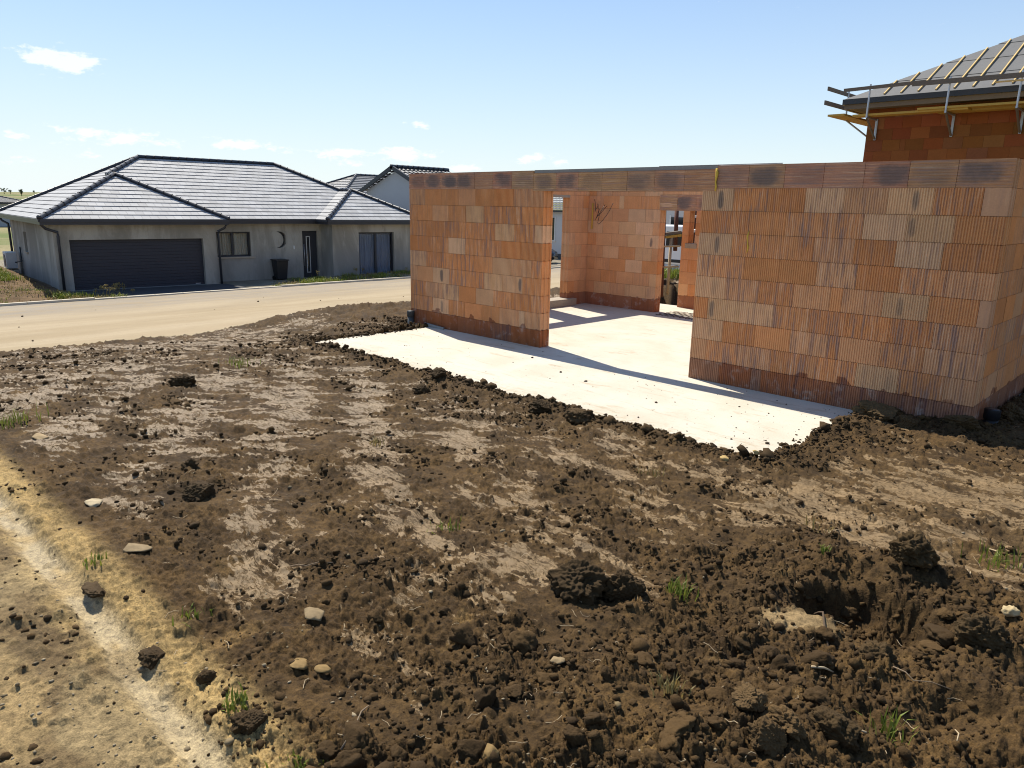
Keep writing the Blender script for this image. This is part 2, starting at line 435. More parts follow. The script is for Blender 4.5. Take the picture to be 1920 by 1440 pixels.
def soil(x, y, detail=True):
    z = soil_base(x, y)
    w1 = fbm(x*.9, y*.9, 3, 40)
    # how broken-up the ground is
    rough = np.clip(.42+.75*fbm(x*.55+3, y*.8, 3, 11)+.25*fbm(x*2.2, y*2.6, 2, 12), 0, 1)
    br = sstep(-.6, .35, x)*sstep(-3.55, -4.1, y)                # churned heaps, right foreground
    near = sstep(-5.1, -6.2, y)*sstep(-1.9, -.5, x)
    rough = np.clip(rough+br*.9+near*.35, 0, 1)
    sd = slab_sd(x, y)
    edge = np.exp(-(np.maximum(sd, 0)/.28)**2)*sstep(-11, -8.5, x)
    rough = np.clip(rough+edge*.75, 0, 1)
    heap = np.exp(-((x+9.7)/1.3)**2-((y-.3)/1.3)**2); rough = np.clip(rough+heap, 0, 1)
    crest = np.exp(-((x-crest_x(y))/.5)**2); rough = np.clip(rough+crest*.7, 0, 1)
    road2 = sstep(RUT_Y+.16, RUT_Y-.12, y+.06*fbm(x*1.3, y*.3, 3, 77))           # our side: the sandy lane
    # pressed, dried plates left by tracks
    ang = .0
    pn = fbm(x*1.7+5, y*3.4, 6, 21, .74)+.16*perlin(x*.5, y*.7, 33)
    u_, v_ = (x+y)*.7071, (y-x)*.7071; lf = sstep(-1.6, -3.4, x)
    pn = pn*(1-lf)+(fbm(u_*1.3+5, v_*4.4, 6, 421, .74)+.16*perlin(x*.5, y*.7, 33))*lf
    tracks = np.cos((y*1.0+x*.62)*6.8+1.6*fbm(x*.6, y*.6, 2, 51))
    zone = sstep(-2.6, -1.0, -x-2.0)*sstep(-3.2, -4.6, y)*sstep(-6.6, -5.6, y)
    pn = pn+.16*tracks*sstep(-7, -5.5, x)*sstep(-.1, -1.2, x)*sstep(-2.8, -3.6, y)
    tanz = np.exp(-((x-.05)/.75)**2-((y+3.15)/.42)**2)+.8*np.exp(-((x-.9)/.8)**2-((y+2.2)/.5)**2)
    leftz = sstep(-2.5, -6.5, x)
    pn = pn+.30*tanz+.06*leftz
    flake = fbm(x*5.5+2*w1, y*11, 4, 25, .72)*(1-lf)+fbm(u_*4.5, v_*14, 4, 27, .72)*lf
    plate = sstep(.0, .07, pn-.30*(rough-.42)+.30*flake-.02)
    plate = plate*(1-.9*br*(1-np.clip(tanz, 0, 1)))*(1-edge*.9)*(1-heap)
    plate_f = np.clip(.5+(pn-.30*(rough-.42)-.115+.62*flake)*2.7, 0, 1)*(1-.9*br*(1-np.clip(tanz, 0, 1)))*(1-edge*.9)*(1-heap)*(1-sstep(-6.45, -6.75, y)*.85)
    frag = sstep(-.10, .06, fbm(x*9, y*14, 4, 61, .7)+.10)*(1-.85*sstep(-6.0, -6.5, y)*sstep(-.1, .1, 7+y+.0*x))
    plate = plate*frag
    crack = 1-sstep(.0, .05, np.abs(fbm(x*6.5, y*7.5, 4, 71, .6)))
    plate = plate*(1-.8*crack)
    plate = plate*(1-road2)
    rut = np.exp(-(np.abs(y-RUT_Y-.035*fbm(x*.9, 0*y, 2, 91))/.062)**4)*sstep(.0, -.5, x)
    tanm = np.clip(np.exp(-(np.abs(y-RUT_Y-.05)/.17)**4)*sstep(.3, -.6, x)*1.1+road2, 0, 1)
    cut = np.exp(-(((x-.40)*.8+(y+4.75)*.6)/.16)**4-(((y+4.75)*.8-(x-.40)*.6)/.085)**4)
    loose = (1-plate)*(1-.55*road2)*(1-.9*rut)*(1-.9*cut)
    smear = sstep(.05, .22, fbm(u_*1.1+9, v_*2.6, 4, 431, .6))*(1-edge)*(1-heap)
    loose = loose*(1-.72*smear)
    am = (.30+1.0*rough)*loose
    mid = fbm(x*1.7, y*1.7, 3, 101)
    z = z+(.045*mid+.03*fbm(x*3.4, y*3.4, 3, 105)*(.4+rough))*(1-road2)+.075*br*fbm(x*2.1, y*2.1, 2, 103)+.02*plate*0
    z = z-.035*rut-.03*road2
    idv = np.zeros_like(x)
    if detail:
        dm = np.clip(rough*1.05-.06, 0, 1)*loose
        wx, wy = .02*perlin(x*14, y*14, 5), .02*perlin(x*14, y*14, 6)
        h0, i0 = domes(x+wx*2, y+wy*2, .30, .30, 200, .2, .5, np.clip(br*1.1+heap*.8+edge*.25, 0, 1))
        h1, i1 = domes(x+wx, y+wy, .13, .42, 210, .22, .58, dm*.75)
        h2, i2 = domes(x+wx*.5, y+wy*.5, .060, .75, 220, .28, .66, np.clip(dm*1.2+.15*loose, 0, 1))
        h3, i3 = domes(x+wx*.3, y+wy*.3, .030, .95, 230, .3, .72, np.clip(loose*1.1, 0, 1))
        h4, i4 = domes(x, y, .0155, .95, 240, .34, .76, np.clip(loose*1.1, 0, 1))
        rg = .55+.9*np.abs(fbm(x*20, y*20, 4, 123, .68))*2
        z = z+.50*h0*rg+.45*h1*rg+.62*h2*(.6+.8*rg)+.85*h3*(.4+.6*loose)+.85*h4*loose
        z = z+am*(.034*fbm(x*6, y*6, 5, 111, .66)+.022*np.abs(fbm(x*24, y*24, 4, 115, .7)))
        z = z+.010*plate+.004*plate*fbm(x*14, y*14, 3, 119)
        idv = .4*i1+.35*i2+.25*i3
    # hole dug beside the tan cut face
    hx, hy = (x-.56), (y+4.42)
    hd = np.hypot(hx/.34, hy/.25)+.22*fbm(x*5, y*5, 3, 131)
    hole = sstep(1.05, .72, hd)
    z = z-.16*hole
    z = z+.17*np.exp(-((x-.75)/.65)**2-((y+3.92)/.24)**2)+.08*np.exp(-((x-1.05)/.3)**2-((y+4.5)/.4)**2)
    hd2 = np.hypot((x-1.22)/.26, (y+5.02)/.22)+.25*fbm(x*5, y*5, 3, 133); z = z-.05*sstep(1.05, .7, hd2)
    # keep clear of the concrete: ragged crumbly edge
    rag = .075*fbm(x*3.1, y*3.1, 4, 141, .65)+.03*fbm(x*13, y*13, 3, 143)
    inside = sstep(.02, -.035, sd+rag+.015)
    z = z+edge*.028*(sd > -.2)
    z = np.where(inside > 0, z*(1-inside)+(-.22)*inside, z)
    # colours (albedo)
    c = np.empty(x.shape+(4,))
    dark = np.array([.040, .0230, .0082]); mid_c = np.array([.086, .0500, .0170]); black = np.array([.024, .0145, .006])
    k = np.clip(.42+.9*fbm(x*2.3, y*2.3, 4, 151)+.9*fbm(x*9, y*12, 4, 153, .65), 0, 1)[..., None]
    col = dark*(1-k)+mid_c*k
    k2 = (np.clip(idv*1.6-.6, 0, 1)*.6)[..., None]; col = col*(1-k2)+black*k2
    och = (sstep(.22, .45, fbm(x*3.3+2, y*3.3, 4, 161, .6))*(.25+.6*near)*loose)[..., None]
    col = col*(1-och)+np.array([.17, .105, .038])*och
    warm = sstep(-4.5, -.5, x)[..., None]
    pl_c = np.array([.205, .155, .100])*(1-warm)+np.array([.175, .120, .062])*warm
    pl_c = pl_c*(.78+.5*np.clip(.5+fbm(x*4, y*4, 4, 171), 0, 1))[..., None]
    tz = np.clip(tanz*.45*(1-plate)*sstep(-.1, .3, fbm(x*3, y*6, 3, 181)+.2), 0, 1)[..., None]; col = col*(1-tz)+np.array([.145, .098, .048])*tz
    ob = np.exp(-(np.abs(y-RUT_Y-.10)/.22)**4)[..., None]
    tanc = (np.array([.27, .187, .076])*ob+np.array([.215, .152, .070])*(1-ob))*(.78+.5*np.clip(.5+fbm(x*2.1, y*3.1, 5, 191, .6), 0, 1))[..., None]
    dirt2 = (sstep(-.04, .2, fbm(x*2.4, y*2.8, 5, 193, .68)+.42*np.exp(-((y+7.24)/.10)**2))*road2*.62)[..., None]
    tanc = tanc*(1-dirt2)+np.array([.085, .057, .029])*dirt2
    stn = (sstep(.12, .22, fbm(x*6, y*7, 5, 199, .7))*road2*.75)[..., None]; tanc = tanc*(1-stn)+np.array([.10, .066, .030])*stn
    lt_ = (sstep(.1, .3, fbm(x*1.1+4, y*1.6, 4, 198, .6))*road2*.6)[..., None]; tanc = tanc*(1-lt_)+np.array([.28, .21, .105])*lt_
    tm = np.clip(tanm*(.75+.6*fbm(x*7, y*7, 3, 195)+.3), 0, 1)[..., None]; col = col*(1-tm)+tanc*tm
    wetp = (rut*np.clip(.35+.65*sstep(-.1, .2, fbm(x*2.2, y*5, 4, 197)+.1), 0, 1))[..., None]; col = col*(1-wetp)+np.array([.345, .27, .15])*wetp
    ct = np.clip(cut*1.3, 0, 1)[..., None]; col = col*(1-ct)+np.array([.20, .14, .068])*ct
    c[..., :3] = col; c[..., 3] = np.clip(plate_f-.9*tanm, 0, 1)
    soil.pcol = np.concatenate([np.clip(pl_c, .01, 1), np.clip(wetp, 0, 1)], -1)
    return z, c, dict(rough=rough, loose=loose, road2=road2, sd=sd, br=br, near=near)

NA = 1500
az = np.linspace(math.radians(-107), math.radians(22), NA)
rs = [.45]
while rs[-1] < 34:
    r_ = rs[-1]; rs.append(r_+max(.0035, .0026*r_**1.25) if r_ < 15 else r_*1.03)
rs = np.array(rs); NR = len(rs)
RR, AA = np.meshgrid(rs, az, indexing='ij')
gx = CAM[0]+RR*np.sin(AA); gy = CAM[1]+RR*np.cos(AA)
gz, gc, _ = soil(gx, gy)
V = np.stack([gx, gy, gz], -1).reshape(-1, 3)
ii = (np.arange(NR-1)[:, None]*NA+np.arange(NA-1)[None, :]).ravel()
F = np.stack([ii, ii+NA, ii+NA+1, ii+1], 1)
F = F[:, ::-1]
zq = V[F, 2].max(1); sdq = slab_sd(V[F[:, 0], 0], V[F[:, 0], 1])
F = F[~((sdq < -.35) & (zq < -.1))]
used = np.zeros(len(V), bool); used[F.ravel()] = True
remap = np.cumsum(used)-1
o = np_mesh('soil', V[used], remap[F], M['soil'], {'scol': gc.reshape(-1, 4)[used], 'pcol': soil.pcol.reshape(-1, 4)[used]})
tag(o, kind='structure')
print('soil verts', used.sum(), NR)

# lumps lying loose on it
def ico(sub):
    import bmesh
    bm = bmesh.new(); bmesh.ops.create_icosphere(bm, subdivisions=sub, radius=1.0)
    v = np.array([q.co[:] for q in bm.verts]); f = np.array([[q.index for q in p.verts] for p in bm.faces]); bm.free(); return v, f
def perl3(v, s):
    return perlin(v[:, 0]+.37*v[:, 2], v[:, 1]-.53*v[:, 2]+3, s)+perlin(v[:, 2]*1.1+7, v[:, 0]-v[:, 1], s+1)
def p3(v, s):
    i = np.floor(v).astype(np.int64); f = v-i; u = f*f*f*(f*(f*6-15)+10); out = 0
    for dx in (0, 1):
        for dy in (0, 1):
            for dz in (0, 1):
                a = i[:, 0]+dx; b = i[:, 1]+dy; c = (i[:, 2]+dz)*7919
                h1 = _hash(a+c, b, s)*2*np.pi; h2 = _hash(a, b+c, s+1)*2-1; q = np.sqrt(1-h2*h2)
                g = q*np.cos(h1)*(f[:, 0]-dx)+q*np.sin(h1)*(f[:, 1]-dy)+h2*(f[:, 2]-dz)
                w = (u[:, 0] if dx else 1-u[:, 0])*(u[:, 1] if dy else 1-u[:, 1])*(u[:, 2] if dz else 1-u[:, 2]); out = out+g*w
    return out*1.5
def crumbly(sub, s, flat=.8, fine=4):
    v, f = ico(sub); o_ = np.array([s*.37 % 50, s*.71 % 50, s*.13 % 50])
    d = 1+.42*p3(v*1.3+o_, s)+.34*(np.abs(p3(v*2.4+o_, s+1))-.3)+.17*p3(v*4.6+o_, s+2)
    if fine > 2: d = d+.085*p3(v*9.5+o_, s+3)
    if fine > 3: d = d+.075*p3(v*17+o_, s+4)
    rq = np.random.default_rng(s)
    for k in range(6):
        n_ = rq.normal(0, 1, 3); n_ /= np.linalg.norm(n_); dp = v@n_; lim = rq.uniform(.62, .95)*(1+.12*p3(v*7+o_, s+9))
        d = np.where(dp > .2, np.minimum(d, lim/np.maximum(dp, .2)), d)
    v = v*d[:, None]; v[:, 2] *= flat; return v, f
def lump(sub, s, amp=.3, flat=1.0, facet=False):
    v, f = ico(sub)
    d = 1+amp*perl3(v*1.5, s)+amp*.55*perl3(v*3.3, s+10)+(amp*.35*perl3(v*7, s+20) if sub > 2 else 0)
    if facet:
        rq = np.random.default_rng(s)
        for k in range(16):
            n_ = rq.normal(0, 1, 3); n_ /= np.linalg.norm(n_); dp = v@n_; d = np.where(dp > .15, np.minimum(d, rq.uniform(.42, .85)/np.maximum(dp, .15)), d)
    v = v*d[:, None]; v[:, 2] *= flat
    return v, f
def scatter(name, px, py, sizes, cols, variants, sink=.25, mat=None, kind='stuff', zoff=None):
    n = len(px); Vs = []; Fs = []; Cs = []; base = 0
    pz = soil(px, py)[0] if zoff is None else zoff
    which = rng.integers(0, len(variants), n)
    for k, (v, f) in enumerate(variants):
        idx = np.where(which == k)[0]
        if not len(idx): continue
        m = len(idx); a = rng.uniform(0, 2*np.pi, m); sx = rng.uniform(.75, 1.3, (m, 3))
        sx[:, 2] *= rng.uniform(.75, 1.0, m)
        vv = v[None]*sx[:, None, :]*sizes[idx][:, None, None]
        x = vv[..., 0]*np.cos(a)[:, None]-vv[..., 1]*np.sin(a)[:, None]
        y = vv[..., 0]*np.sin(a)[:, None]+vv[..., 1]*np.cos(a)[:, None]
        til = rng.uniform(-.4, .4, m)[:, None]
        z = vv[..., 2]+x*til
        P = np.stack([x+px[idx][:, None], y+py[idx][:, None], z+(pz[idx]+sizes[idx]*(.5-sink))[:, None]], -1)
        Vs.append(P.reshape(-1, 3))
        Fs.append((f[None]+(base+np.arange(m)*len(v))[:, None, None]).reshape(-1, 3)); base += m*len(v)
        cc = np.ones((m, len(v), 4)); cc[..., :3] = cols[idx][:, None, :]; Cs.append(cc.reshape(-1, 4))
    o = np_mesh(name, np.concatenate(Vs), np.concatenate(Fs), mat, {'scol': np.concatenate(Cs)})
    tag(o, kind=kind); return o
def polar_pts(n, r0, r1, a0=-84, a1=-6, p=.5):
    r = r0+(r1-r0)*rng.random(n)**p; a = np.radians(rng.uniform(a0, a1, n))
    return CAM[0]+r*np.sin(a), CAM[1]+r*np.cos(a), r
def cluster(n, s, sub=1, flat=.8):
    r_ = np.random.default_rng(s); Vs = []; Fs = []; b = 0
    for i in range(n):
        v, f = lump(sub, s*31+i, .32, .9)
        d = r_.normal(0, 1, 3); d /= np.linalg.norm(d); d[2] = abs(d[2])*1.0-.25
        q = .30*np.exp(r_.normal(0, .35)) if i else .72
        p = d*(.55+.25*r_.random()) if i else np.zeros(3)
        v = v*q+p; v[:, 2] *= flat
        Vs.append(v); Fs.append(f+b); b += len(v)
    return np.concatenate(Vs), np.concatenate(Fs)
varsC = [crumbly(3, 70+i*9, .8, 3) for i in range(14)]
varsB = [crumbly(4, 270+i*9, .8, 4) for i in range(10)]
vars1 = [lump(1, 900+i*7, .30, .85) for i in range(8)]
vars2 = [lump(2, 300+i*7, .38, .85) for i in range(10)]
vars3 = [lump(3, 500+i*7, .36, .85) for i in range(8)]
px, py, r = polar_pts(85000, 1.6, 13, p=.85)
_, cc, info = soil(px, py, False)
clu = sstep(-.12, .22, fbm(px*1.5, py*2.4, 4, 451, .6))*1.5+info['br']+np.exp(-(np.maximum(info['sd'], 0)/.3)**2)
keep = (rng.random(len(px)) < ((.06+info['rough'])**1.5*info['loose']*1.1*np.clip(clu, .06, 1.6))) & (info['sd'] > .02)
px, py, r = px[keep], py[keep], r[keep]
size = np.clip(np.exp(rng.normal(-5.05, .5, len(px)))*(.75+.10*r), .003, .035)
k = rng.random(len(px))[:, None]
cols = np.array([.036, .021, .0076])*(1-k)+np.array([.078, .0455, .0162])*k
scatter('soil_crumbs', px, py, size, cols, vars1, .3, M['crumb'])
# bigger broken clods
px, py, r = polar_pts(5200, 1.8, 12.5, p=.8)
_, cc, info = soil(px, py, False)
pr = info['rough']**2.2*info['loose']*(.22+.42*info['br']+.22*info['near'])
keep = (rng.random(len(px)) < pr) & (info['sd'] > .08) & (info['road2'] < .3)
px, py = px[keep], py[keep]
size = np.clip(np.exp(rng.normal(-3.92, .42, len(px)))*(.6+.8*np.clip(info['br'][keep]+info['near'][keep]*.3, 0, 1)), .012, .062)
k = rng.random(len(px))[:, None]
cols = np.array([.036, .021, .0076])*(1-k)+np.array([.078, .0455, .0162])*k
bg_ = size > .024
print('big', bg_.sum(), (~bg_).sum())
scatter('broken_soil', px[bg_], py[bg_], size[bg_], cols[bg_], varsB, .38, M['crumb'])
scatter('soil_lumps', px[~bg_], py[~bg_], size[~bg_], cols[~bg_], varsC, .38, M['crumb'])
# crumbs along the edge of the concrete and spilled on it
ex, ey, es, ez = [], [], [], []
for i in range(2600):
    t = rng.random()
    if t < .68: x_, y_ = rng.uniform(X0-.1, X1+.1), YF
    elif t < .9: x_, y_ = X1, rng.uniform(YF, -.05)
    else: x_, y_ = X0, rng.uniform(YF, -.3)
    big = rng.random() < .05
    x_ += rng.normal(0, .07); y_ += rng.normal(0, .07)
    ex.append(x_); ey.append(y_); es.append(rng.uniform(.025, .055) if big else np.exp(rng.normal(-4.6, .5)))
ex, ey, es = map(np.array, (ex, ey, es)); es = np.clip(es, .006, .075)
d = slab_sd(ex, ey); ok = (d > -.22) & ~((es > .03) & (d < -.05)); ex, ey, es, d = ex[ok], ey[ok], es[ok], d[ok]
zz = np.maximum(soil(ex, ey)[0], .002)
k = rng.random(len(ex))[:, None]; cols = np.array([.034, .0205, .008])*(1-k)+np.array([.07, .042, .017])*k
scatter('edge_crumbs', ex, ey, es, cols, varsC[:4]+vars2[:4], .3, M['crumb'], zoff=zz)
n = 380
sx_ = rng.uniform(X0+.1, X1-.02, n); t = rng.random(n)**2.2; sy_ = np.where(rng.random(n) < .5, YF+.02+1.9*t, rng.uniform(YF, -.1, n))
rt = rng.random(n) < .35; sx_[rt] = X1-.02-1.3*rng.random(rt.sum())**2
ok = sy_ < -.05; sx_, sy_ = sx_[ok], sy_[ok]
ss = np.clip(np.exp(rng.normal(-5.35, .5, len(sx_))), .002, .022)
cols = np.tile([.075, .055, .035], (len(sx_), 1))
scatter('spilled_crumbs', sx_, sy_, ss, cols, vars1, .2, M['crumb'], zoff=np.zeros(len(sx_)))
n = 90; rx_ = rng.uniform(-24.5, -13, n); ry_ = rng.uniform(-12, 20, n)
rx_ = -13.5-10.5*rng.random(n)**2
cols = np.tile([.11, .075, .04], (n, 1)); scatter('road_crumbs', rx_, ry_, np.clip(np.exp(rng.normal(-3.7, .45, n)), .010, .06), cols, varsC, .3, M['crumb'], zoff=np.full(n, -1.40))
# pale gravel of the lane and in the foreground soil
px, py, r = polar_pts(26000, 1.6, 7.5, p=.9)
_, cc, info = soil(px, py, False)
cl = fbm(px*1.6, py*1.6, 3, 401)
pr = np.clip(info['road2']*(.12+.8*sstep(.05, .3, cl))+info['near']*.06+.008, 0, 1)
keep = (rng.random(len(px)) < pr) & (info['sd'] > .1)
px, py = px[keep], py[keep]
size = np.clip(np.exp(rng.normal(-5.35, .5, len(px))), .002, .02)
k = rng.random(len(px))[:, None]
cols = np.array([.15, .11, .055])*(1-k)+np.array([.30, .25, .17])*k
scatter('gravel', px, py, size, cols, [lump(1, 1200+7*i, .3, .7) for i in range(6)], .25, M['stone'])
#@@PART2
# ------------------------------------------------------------------ single stones and clods one can point at
def zof(x, y): return float(soil(np.array([x]), np.array([y]))[0][0])
def settle(px, py, it=4):               # where the photo's pixel meets the soil
    z = .15
    for _i in range(it):
        p = onz(px, py, z); z = float(soil_base(np.array([p[0]]), np.array([p[1]]))[0])
    return p[0], p[1]
def lone(name, px, py, s, flat, col, label, cat, sub=3, amp=.34, mat='stone', facet=False, asp=1.0, sink=.25, rz=0.0, group=None):
    x, y = settle(px, py); seed = int(px*7+py)
    if mat == 'stone': s *= .85; sink = .38
    v, f = lump(sub, seed, amp, flat, facet) if mat == 'stone' else crumbly(5 if sub < 4 else 6, seed, flat, 5)
    v[:, 0] *= asp
    c, s_ = math.cos(rz), math.sin(rz)
    v = np.stack([v[:, 0]*c-v[:, 1]*s_, v[:, 0]*s_+v[:, 1]*c, v[:, 2]], 1)*s
    zb = float(np.max(soil(x+np.array([0, .5, -.5, 0, 0])*s, y+np.array([0, 0, 0, .5, -.5])*s)[0])) if mat == 'stone' else zof(x, y)
    C4 = np.ones((len(v), 4)); C4[:, :3] = np.array(col)*(1+.18*perl3(v/s*2, seed+3))[:, None]
    o = np_mesh(name, v, f, M[mat], {'scol': C4}, smooth=not facet)
    o.location = (x, y, zb+s*flat*(1-2*sink)*.6)
    tag(o, label, cat, group); return o
TAN, PALE, SOILC = (.19, .125, .05), (.21, .155, .085), (.046, .028, .011)
lone('flat_stone', 257, 1042, .075, .22, PALE, 'flat pale stone on dark soil right of the wet wheel rut', 'stone', 3, .3, facet=True, asp=1.5, rz=.6)
lone('flat_stone', 586, 1166, .065, .24, PALE, 'flat cream stone slab lying alone on churned dark soil', 'stone', 3, .3, facet=True, asp=1.4, rz=.3)
lone('flat_stone', 562, 1258, .055, .18, TAN, 'flat ochre stone, left one of two side by side in the foreground', 'stone', 3, .3, facet=True, asp=1.4, rz=-.4)
lone('stone', 602, 1268, .036, .45, TAN, 'lumpy ochre stone just right of the flat ochre stone', 'stone', 3, .35, facet=True, asp=1.5, rz=.9)
lone('stone', 920, 1428, .045, .7, TAN, 'yellow stone at the bottom edge of the picture', 'stone', 3, .3, facet=True, rz=.4)
lone('stone', 1045, 1247, .032, .5, PALE, 'pale elongated stone in the middle of the foreground soil', 'stone', 3, .3, facet=True, asp=1.6)
lone('stone', 1358, 868, .055, .75, (.38, .27, .11), 'ochre stone at the front corner of the concrete slab', 'stone', 3, .3, facet=True)
lone('stone', 1417, 868, .05, .8, (.42, .31, .13), 'yellow stone squeezed against the slab tip, right of the ochre one', 'stone', 3, .3, facet=True)
lone('stone', 172, 940, .06, .3, (.34, .28, .18), 'flat brownish stone near the left end of the wheel rut', 'stone', 3, .3, facet=True, asp=1.8)
lone('stone', 75, 822, .09, .4, (.30, .22, .12), 'broad tan stone half buried left of the plot', 'stone', 3, .3, facet=True, asp=1.5)
lone('stone', 1885, 1200, .035, .8, (.40, .31, .17), 'cream pebble among churned soil near the right edge', 'stone', 3, .3)
lone('soil_clod', 1078, 1112, .125, .85, SOILC, 'large dark soil clod standing in the middle foreground', 'clod', 4, .42, 'crumb', sink=.2)
lone('soil_clod', 1170, 1118, .095, .85, SOILC, 'dark soil clod just right of the large one in the middle', 'clod', 4, .42, 'crumb', sink=.2)
lone('soil_clod', 1080, 792, .11, .75, (.075, .047, .02), 'rounded clod resting on the front edge of the slab', 'clod', 4, .38, 'crumb', sink=.2)
lone('soil_clod', 1010, 775, .11, .7, SOILC, 'dark clod heaped at the slab edge left of the rounded one', 'clod', 4, .42, 'crumb')
lone('soil_clod', 823, 715, .09, .7, SOILC, 'small clod on the slab edge below the doorway', 'clod', 3, .4, 'crumb')
lone('soil_clod', 1640, 782, .17, .62, (.095, .062, .028), 'big brown clod against the foot of the right brick wall', 'clod', 4, .38, 'crumb', asp=1.3)
lone('soil_clod', 1700, 796, .11, .7, (.07, .044, .019), 'lower brown clod right of the big one at the wall foot', 'clod', 4, .4, 'crumb')
lone('soil_clod', 1806, 805, .11, .7, (.07, .044, .019), 'brown clod in front of the right corner of the brick wall', 'clod', 4, .4, 'crumb', asp=1.3)
lone('soil_clod', 1895, 790, .12, .8, (.07, .044, .019), 'brown clod at the right edge beside the dark drain pipe', 'clod', 4, .4, 'crumb')
lone('soil_clod', 285, 1228, .04, .6, SOILC, 'dark clod lying in the wet wheel rut', 'clod', 3, .4, 'crumb', asp=1.4)
lone('soil_clod', 180, 1105, .05, .35, (.065, .041, .018), 'flat brown slab of mud lying across the wheel rut', 'clod', 3, .35, 'crumb', asp=1.6)
lone('soil_clod', 375, 930, .10, .75, SOILC, 'dark clod on top of the pile left of centre', 'clod', 4, .42, 'crumb')
lone('soil_clod', 357, 884, .055, .85, SOILC, 'small round dark clod behind the dark pile', 'clod', 3, .38, 'crumb')
lone('soil_clod', 345, 725, .11, .8, SOILC, 'dark clod standing alone on the flat soil far left', 'clod', 4, .42, 'crumb')
lone('soil_clod', 790, 735, .08, .75, SOILC, 'dark clod on flattened soil left of the slab edge', 'clod', 3, .42, 'crumb')
lone('soil_clod', 1440, 1410, .06, .9, (.075, .046, .019), 'rounded brown clod at the bottom right of the foreground', 'clod', 4, .36, 'crumb')
lone('soil_clod', 1400, 1355, .055, .8, (.10, .062, .026), 'tan topped clod behind the rounded brown one at bottom right', 'clod', 4, .38, 'crumb')
lone('soil_clod', 1470, 1385, .065, .7, (.095, .058, .023), 'ochre brown clod right of the tan topped clod', 'clod', 4, .38, 'crumb')
lone('soil_clod', 1640, 1250, .085, .85, (.055, .034, .013), 'brown clod below the dug hole', 'clod', 4, .42, 'crumb')
lone('soil_clod', 1700, 1110, .11, .85, (.055, .034, .013), 'crumbly clod hanging over the dug hole', 'clod', 4, .42, 'crumb')
lone('soil_clod', 1830, 1240, .10, .85, (.050, .031, .012), 'large crumbly clod right of the dug hole', 'clod', 4, .42, 'crumb')
lone('soil_clod', 1560, 1380, .09, .8, (.05, .031, .012), 'dark crumbly clod behind a broken twig at bottom right', 'clod', 4, .42, 'crumb')
lone('soil_clod', 385, 1275, .034, .75, SOILC, 'dark clod at the soil edge right of the wet rut', 'clod', 3, .42, 'crumb')
lone('soil_clod', 470, 1370, .05, .7, SOILC, 'dark crumbly clod near the bottom of the sandy strip', 'clod', 4, .42, 'crumb')
# grass tufts and twigs
def blades(n, h, spread, rnd, mb=None, w=.004, c=(0, 0, 0), lean=.6):
    mb = mb or MB()
    for i in range(n):
        a = rnd.uniform(0, 2*math.pi); L = h*rnd.uniform(.5, 1.1); b0 = np.array(c)+np.array([rnd.gauss(0, spread), rnd.gauss(0, spread), 0])
        ln = rnd.uniform(.1, lean)
        d = np.array([math.cos(a), math.sin(a), 0]); s_ = np.array([-d[1], d[0], 0])*w*rnd.uniform(.6, 1.2)
        pts = [b0, b0+d*L*ln*.35+np.array([0, 0, L*.55]), b0+d*L*ln+np.array([0, 0, L*(1-.45*ln)])]
        mb.add([pts[0]-s_, pts[0]+s_, pts[1]-s_*.8, pts[1]+s_*.8, pts[2]], [(0, 1, 3, 2), (2, 3, 4)])
    return mb
def tuft(px, py, n, h, label, mat='grass', seed=0, spread=.03):
    x, y = settle(px, py); rnd = random.Random(seed+px)
    o = blades(n, h, spread, rnd).build('grass_tuft', M[mat]); o.location = (x, y, zof(x, y)-.005)
    tag(o, label, 'grass'); return o
tuft(1272, 1122, 60, .10, 'bright green grass tuft right of the dark clods in the middle')
tuft(445, 1335, 45, .06, 'small green grass tuft at the edge of the sandy strip')
tuft(18, 795, 90, .18, 'green weed tuft at the left edge of the picture', spread=.1)
tuft(1252, 1300, 40, .08, 'half dry grass tuft low in the foreground right of centre', 'drygrass')
tuft(1672, 1385, 34, .11, 'straggly grass tuft at the bottom right', 'grass', spread=.035)
tuft(705, 835, 25, .10, 'yellow green grass wisp left of the slab, in trampled soil', 'drygrass')
tuft(1880, 1060, 50, .12, 'pale green weeds near the right edge of the picture', 'grass', spread=.07)
tuft(370, 1165, 26, .06, 'thin grey green grass tuft between clods left of centre', 'grass')
tuft(450, 688, 60, .14, 'faint green tuft on the flattened soil far left of the slab', 'grass', spread=.08)
tuft(182, 1065, 40, .05, 'tiny green tuft right of the upper wheel rut', 'grass')
tuft(832, 995, 34, .07, 'olive green tuft in the wheel tracks at centre', 'grass', spread=.05)
tuft(1220, 890, 30, .09, 'yellowish grass wisp in front of the slab tip', 'drygrass', spread=.05)
tuft(290, 612, 60, .22, 'weed tuft on the far bank beside the sandy street', 'grass', spread=.12)
tuft(1530, 1000, 22, .12, 'pale dry stalks on the tan pressed soil at right', 'drygrass', spread=.06)
tuft(1540, 1070, 26, .06, 'green shoot at the top of the tan cut face', 'grass', spread=.02)
tuft(565, 1432, 50, .05, 'low green tuft at the bottom edge beside the sandy strip', 'grass', spread=.03)
